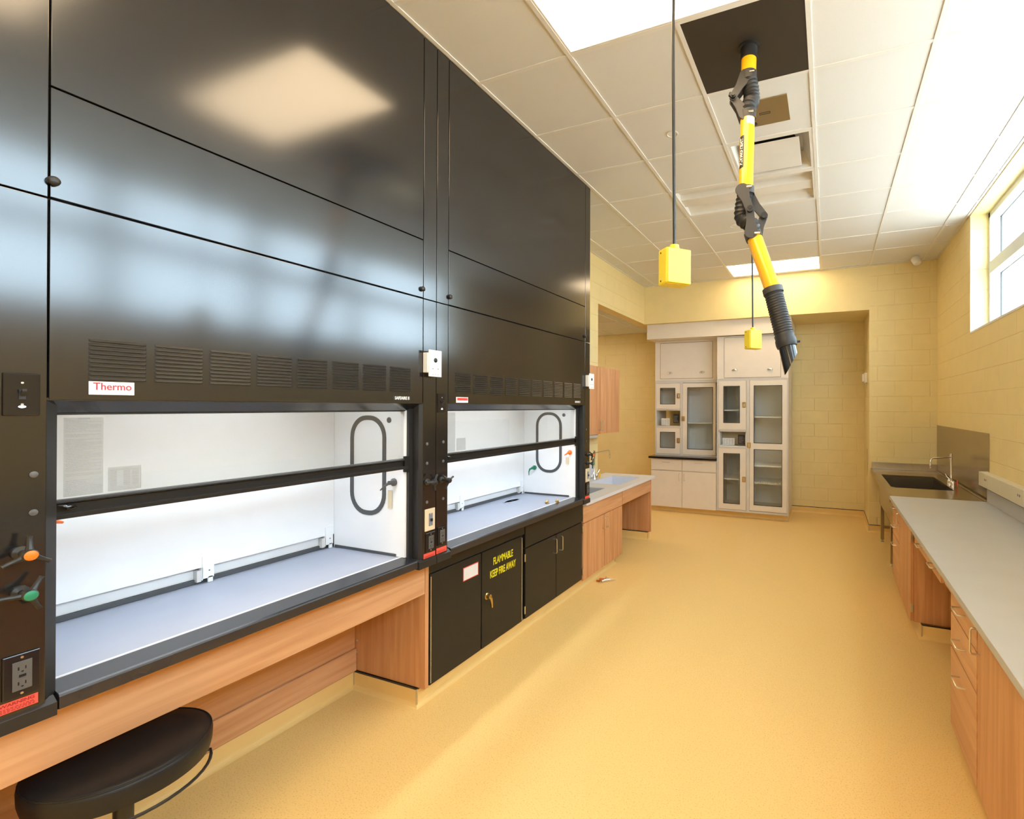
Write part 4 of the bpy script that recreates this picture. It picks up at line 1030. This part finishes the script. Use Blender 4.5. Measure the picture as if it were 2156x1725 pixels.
# steel access plate and black board for the arm
t = tag(link('access_plate', MB().box(-.500, -.238, 3.120, 3.408, CE - .006, CE - .001), 'bronze', bev=.001), 'bronze-coloured cover plate on a ceiling tile behind the suction arm', 'cover plate')
link('slot_outline', MB().box(-.42, -.352, 3.258, 3.263, CE - .0068, CE - .006).box(-.42, -.352, 3.276, 3.281, CE - .0068, CE - .006).box(-.42, -.417, 3.258, 3.281, CE - .0068, CE - .006).box(-.355, -.352, 3.258, 3.281, CE - .0068, CE - .006), 'blackplastic', t)
tag(link('black_ceiling_board', MB().box(gx(1) + .010, gx(2) - .010, gy(0) + .010, gy(1) - .010, CE - .004, CE + .012), 'mount'), 'black square board in the ceiling carrying the suction arm', 'ceiling board')
tag(link('sprinkler_cover', MB().lathe((-1.018, 3.285, CE - .001), (0, 0, -1), [(.042, 0), (.042, .003), (.036, .005), (.034, .002)], 28), 'fixture'), 'round white sprinkler cover on the ceiling behind the nearest cord', 'sprinkler cover')
tag(link('sprinkler_cover', MB().lathe((-.93, 5.20, CE - .001), (0, 0, -1), [(.042, 0), (.042, .003), (.036, .005), (.034, .002)], 28), 'fixture'), 'small round sprinkler cover on the ceiling in front of the far light', 'sprinkler cover')

# pendant outlet boxes
def pendant(label, x, y, z, rot):
    t = thing('pendant_outlet_box', label, 'outlet box', (x, y, z), 'hanging outlet boxes')
    R_ = Matrix.Translation((x, y, z)) @ Matrix.Rotation(rot, 4, 'Z')
    b = link('box', MB().box(-.050, .050, -.031, .031, -.064, .064).xf(R_), 'boxyel', t, bev=.007)
    link('cover', MB().box(-.047, .047, -.036, -.031, -.061, .061).xf(R_), 'boxyel', b, bev=.002)
    link('cord_grip', MB().lathe((0, 0, .064), (0, 0, 1), [(.020, 0), (.020, .006), (.017, .008), (.017, .018), (.010, .020)], 12).xf(R_), 'boxyel', b)
    each('screw', [MB().lathe((-.050, .010, dz), (-1, 0, 0), [(.0035, 0), (.0035, .001)], 8).xf(R_) for dz in (-.05, .05)], 'blackplastic', b)
    link('cord', MB().tube([(x, y, z + .08), (x - .002, y, z + .3), (x - .007, y, z + .8), (x - .004, y, z + 1.1), (x - .002, y, CE - .005)], .0055, 10), 'blackplastic', t)
    link('canopy', MB().lathe((x - .002, y, CE - .001), (0, 0, -1), [(.030, 0), (.030, .006), (.014, .012)], 20), 'blackplastic', t)
pendant('yellow outlet box on a black cord, nearest and largest of the two', -.512, 1.680, 2.177, math.radians(48))
pendant('smaller-looking yellow outlet box hanging farther back, in front of the cream cabinets', -.474, 3.372, 2.135, math.radians(48))

# suction arm
t = thing('suction_arm', 'yellow jointed fume extraction arm hanging from the black ceiling board', 'extraction arm', (-.395, 2.642, CE))
def P3(*a): return Vector(a)
c0 = P3(-.395, 2.642, CE - .004)
link('ceiling_flange', MB().lathe(c0, (0, 0, -1), [(.056, 0), (.056, .006), (.044, .009), (.043, .050), (.046, .052), (.046, .064), (.041, .066)], 28), 'blackplastic', t)
link('upper_tube', MB().cyl(c0 + P3(0, 0, -.060), c0 + P3(-.002, 0, -.170), .0395, 28), 'yellow', t)
def bellows(path, r, name, par, n=14, m='rubber'):
    P_ = [Vector(p) for p in path]; pts = []; rs = []
    seg = len(P_) - 1
    for i in range(n * 4 + 1):
        u = i / (n * 4) * seg; k = min(int(u), seg - 1); f = u - k
        p0 = P_[max(k - 1, 0)]; p1 = P_[k]; p2 = P_[k + 1]; p3 = P_[min(k + 2, seg)]
        q = .5 * ((2 * p1) + (p2 - p0) * f + (2 * p0 - 5 * p1 + 4 * p2 - p3) * f * f + (3 * p1 - p0 - 3 * p2 + p3) * f ** 3)
        pts.append(q); rs.append(r * (1 + (.075 if i % 4 == 2 else 0 if i % 4 else -.05)))
    return link(name, MB().tube(pts, rs, 24), m, par)
def link_arm(a, b, w_, th, side):
    """flat hinge link from a to b, widths w_, thickness th, offset along side"""
    a, b, side = Vector(a), Vector(b), Vector(side).normalized(); d = (b - a).normalized(); u = d.cross(side).normalized()
    n_ = 10; pr = []
    for k in range(n_ + 1):
        an = PI / 2 + PI * k / n_; pr.append(a + d * (math.cos(an) * w_[0]) + u * (math.sin(an) * w_[0]))
    mid = (a + b) / 2
    pr.append(mid - u * (w_[0] + w_[1]) * .40)
    for k in range(n_ + 1):
        an = -PI / 2 + PI * k / n_; pr.append(b + d * (math.cos(an) * w_[1]) + u * (math.sin(an) * w_[1]))
    pr.append(mid + u * (w_[0] + w_[1]) * .40)
    n_ = len(pr); v = [p - side * th / 2 for p in pr] + [p + side * th / 2 for p in pr]
    return v, [(i, (i + 1) % n_, n_ + (i + 1) % n_, n_ + i) for i in range(n_)] + [tuple(range(n_))[::-1], tuple(range(n_, 2 * n_))]
# first joint: hinge bulges to the left, hose on the right
view = P3(.16, -.98, 0).normalized()      # roughly towards the room
J1t, J1b = P3(-.397, 2.642, 3.435), P3(-.398, 2.622, 3.215)
R1 = P3(.958, .287, 0)                   # horizontal, to the right as seen from the door
e1 = (J1t + J1b) / 2 - R1 * .078 + P3(0, 0, -.01)
link('collar', MB().cyl(J1t + P3(0, 0, .025), J1t + P3(0, 0, -.02), .043, 24), 'armgrey', t)
link('collar', MB().cyl(J1b + P3(0, 0, .025), J1b + P3(0, 0, -.015), .043, 24), 'armgrey', t)
bellows([J1t, J1t + R1 * .012 + P3(0, 0, -.06), J1t + R1 * .016 + P3(0, 0, -.12), J1b + R1 * .006 + P3(0, 0, .05), J1b], .040, 'bellows', t)
for s in (1, -1):
    o = view * .030 * s
    lk = MB().add(*link_arm(J1t - R1 * .012 + o + P3(0, 0, -.005), e1 + o * .85, (.036, .019), .008, view))
    lk.add(*link_arm(e1 + o * .65, J1b - R1 * .012 + o + P3(0, 0, .005), (.019, .037), .008, view))
    link('hinge_arm', lk, 'armgrey', t, bev=.002)
link('friction_knob', MB().cyl(e1 - view * .040, e1 + view * .048, .014, 16).cyl(e1 + view * .048 , e1 + view * .056, .009, 12).cyl(e1 + view * .034 - R1 * .018, e1 + view * .034 + P3(0, 0, .018) - R1 * .012, .007, 10), 'blackplastic', t)
# middle tube
T2t, T2b = P3(-.398, 2.620, 3.205), P3(-.397, 2.557, 2.800)
mt = link('middle_tube', MB().cyl(T2t, T2b, .0375, 32), 'yellow', t)
d2_ = (T2b - T2t).normalized()
vdir = P3(.10, -.99, 0); vdir = (vdir - d2_ * vdir.dot(d2_)).normalized(); sdir = d2_.cross(vdir).normalized()
if sdir.dot(R1) < 0: sdir = -sdir
def wrap(par, name, m, s0, s1, a0, a1, rr, th=.0008):
    mb = MB(); n_ = 10; v = []
    L = (T2b - T2t).length
    for s in (s0, s1):
        for r_ in (rr, rr + th):
            for k in range(n_ + 1):
                a = a0 + (a1 - a0) * k / n_; v.append(T2t + d2_ * s * L + (vdir * math.cos(a) + sdir * math.sin(a)) * r_)
    m1 = n_ + 1; f = []
    for k in range(n_): f += [(k, k + 1, 2 * m1 + k + 1, 2 * m1 + k), (m1 + k, m1 + k + 1, 3 * m1 + k + 1, 3 * m1 + k), (k, k + 1, m1 + k + 1, m1 + k), (2 * m1 + k, 2 * m1 + k + 1, 3 * m1 + k + 1, 3 * m1 + k)]
    f += [(0, m1, 3 * m1, 2 * m1), (n_, m1 + n_, 3 * m1 + n_, 2 * m1 + n_)]
    return link(name, mb.add(v, f, True), m, par)
wrap(mt, 'white_sticker', 'paper', .03, .135, -.08, 1.15, .0376)
st = wrap(mt, 'name_strip', 'blackplastic', .29, .735, -1.10, -.34, .0376)
L_ = (T2b - T2t).length; a_ = -.72
nrm = (vdir * math.cos(a_) + sdir * math.sin(a_)); cpos = T2t + d2_ * .512 * L_ + nrm * .0386
uy = (-vdir * math.sin(a_) + sdir * math.cos(a_))      # along the circumference, to the right
text('lettering', 'PLYMOVENT', .0235, cpos, -d2_, -uy, 'paper', st, sx=1.16, ext=.0003, bend=.0386, heavy=.0013)
wrap(mt, 'name_strip', 'blackplastic', .28, .62, -1.85, -1.50, .0376)
# second joint
J2t, J2b = P3(-.397, 2.555, 2.785), P3(-.358, 2.536, 2.560)
link('collar', MB().cyl(J2t + P3(0, 0, .025), J2t + P3(.002, 0, -.012), .0425, 24), 'armgrey', t)
ax3 = (P3(-.252, 2.488, 2.258) - P3(-.350, 2.534, 2.542)).normalized()
link('collar', MB().cyl(J2b - ax3 * .012, J2b + ax3 * .03, .0425, 24), 'armgrey', t)
bellows([J2t, J2t - R1 * .014 + P3(0, 0, -.06), J2t - R1 * .016 + P3(0, 0, -.13), J2b - R1 * .010 + P3(0, 0, .05), J2b], .038, 'bellows', t)
e2 = (J2t + J2b) / 2 + R1 * .058 + P3(0, 0, .0)
for s, off in ((1, -.055), (-1, .018)):
    o = view * .040 * s; ee = e2 + R1 * off
    lk = MB().add(*link_arm(J2t + o + R1 * (-.018 if s > 0 else .012), ee + o, (.034, .020), .008, view))
    lk.add(*link_arm(ee + o * 1.2, J2b + o + R1 * (-.008 if s > 0 else .016), (.020, .034), .008, view))
    link('hinge_arm', lk, 'armgrey', t, bev=.002)
    link('friction_knob', MB().cyl(ee + o * .6, ee + o * 1.7, .016, 16).cyl(ee + o * 1.7 + P3(0, 0, .004), ee + o * 1.75 + P3(0, 0, .004), .008, 12), 'blackplastic', t)
bt = []
for c_ in (J2t + P3(0, 0, .012), J2b + ax3 * .012, J1b + P3(0, 0, .005), J1t + P3(0, 0, .005)):
    bt.append(MB().tube([c_ + view * .043 + R1 * .004, c_ + view * .046 + R1 * .030], .006, 8))
each('clamp_bolt', bt, 'nickel', t)
# lower tube, hose and nozzle
T3t, T3b = P3(-.352, 2.535, 2.548), P3(-.252, 2.488, 2.250)
link('lower_tube', MB().cyl(T3t, T3b, .0385, 32), 'yellow', t)
H0, H1 = T3b - ax3 * .01, P3(-.188, 2.472, 1.985)
n_ = 22; pts = []; rs = []
for i in range(n_ * 3 + 1):
    u = i / (n_ * 3); pts.append(H0.lerp(H1, u)); rs.append(.046 if i % 3 == 1 else .0435)
link('hose', MB().tube(pts, rs, 28), 'rubber', t)
ah = (H1 - H0).normalized()
link('hose_clamp', MB().cyl(H0 - ah * .006, H0 + ah * .022, .0495, 28), 'armgrey', t)
link('hose_cuff', MB().tube([H1 - ah * .05, H1 - ah * .045, H1 - ah * .03, H1 - ah * .02, H1, H1 + ah * .014], [.045, .048, .046, .050, .050, .047], 28).tube([H1 - ah * .012 + R1 * .04, H1 - ah * .014 + R1 * .066], .006, 8), 'rubber', t)
# bevelled nozzle, an open pipe cut at a slant, opening towards the window side
nz = MB(); n_ = 36; ro, ri = .040, .0375; an = (P3(-.160, 2.452, 1.862) - H1).normalized(); u_ = (R1 - an * R1.dot(an)).normalized(); w_ = an.cross(u_)
v = []
for r_, end in ((ro, 0), (ro, 1), (ri, 1), (ri, 0)):
    for k in range(n_):
        a = 2 * PI * k / n_; Ln = .100 + .050 * (-math.cos(a)) if end else .0
        v.append(H1 + an * Ln + (u_ * math.cos(a) + w_ * math.sin(a)) * r_)
f = []
for b_ in range(3):
    for k in range(n_): f.append((b_ * n_ + k, b_ * n_ + (k + 1) % n_, (b_ + 1) * n_ + (k + 1) % n_, (b_ + 1) * n_ + k))
nz.add(v, f, True)
link('nozzle', nz, 'blackgloss', t)

# ------------------------------------------------------------------ stool
SX, SYY, SZ = -2.105, .846, .580
t = thing('stool', 'round black padded stool tucked under the nearest hood apron', 'stool', (SX, SYY, 0))
st = link('seat', MB().lathe((SX, SYY, SZ - .085), (0, 0, 1), [(.200, 0), (.214, .006), (.219, .030), (.220, .062), (.214, .074), (.200, .081), (.160, .0845), (.08, .086), (.001, .086)], 64), 'vinyl', t)
pp = [(SX + .2155 * math.cos(2 * PI * k / 64), SYY + .2155 * math.sin(2 * PI * k / 64), SZ - .011) for k in range(65)]
link('seat_welt', MB().tube(pp, .0028, 8, caps=False), 'vinyl', st)
link('seat_plate', MB().box(SX - .09, SX + .09, SYY - .09, SYY + .09, SZ - .100, SZ - .085), 'blackplastic', t)
link('gas_column', MB().cyl((SX, SYY, .10), (SX, SYY, SZ - .10), .025, 24).cyl((SX, SYY, .30), (SX, SYY, .08), .030, 24), 'blackplastic', t)
lv = MB().tube([(SX + .06, SYY + .02, SZ - .105)] + [(SX + .215 * math.cos(a), SYY + .215 * math.sin(a), SZ - .120) for a in [math.radians(d) for d in range(-75, 70, 8)]] + [(SX + .02, SYY + .06, SZ - .105)], .005, 8)
link('height_ring', lv, 'blackplastic', t)
for k in range(5):
    a = math.radians(36 + 72 * k); d = Vector((math.cos(a), math.sin(a), 0)); c_ = Vector((SX, SYY, 0))
    lg = link('leg', MB().tube([c_ + d * .02 + P3(0, 0, .10), c_ + d * .12 + P3(0, 0, .095), c_ + d * .24 + P3(0, 0, .072)], [.022, .019, .014], 12), 'blackplastic', t)
    w_ = d.cross(P3(0, 0, 1)); ce_ = c_ + d * .24 + P3(0, 0, .026)
    link('caster', MB().cyl(ce_ - w_ * .022, ce_ - w_ * .004, .026, 20).cyl(ce_ + w_ * .004, ce_ + w_ * .022, .026, 20).cyl(ce_ + P3(0, 0, .01), ce_ + P3(0, 0, .045), .008, 10), 'blackplastic', lg)
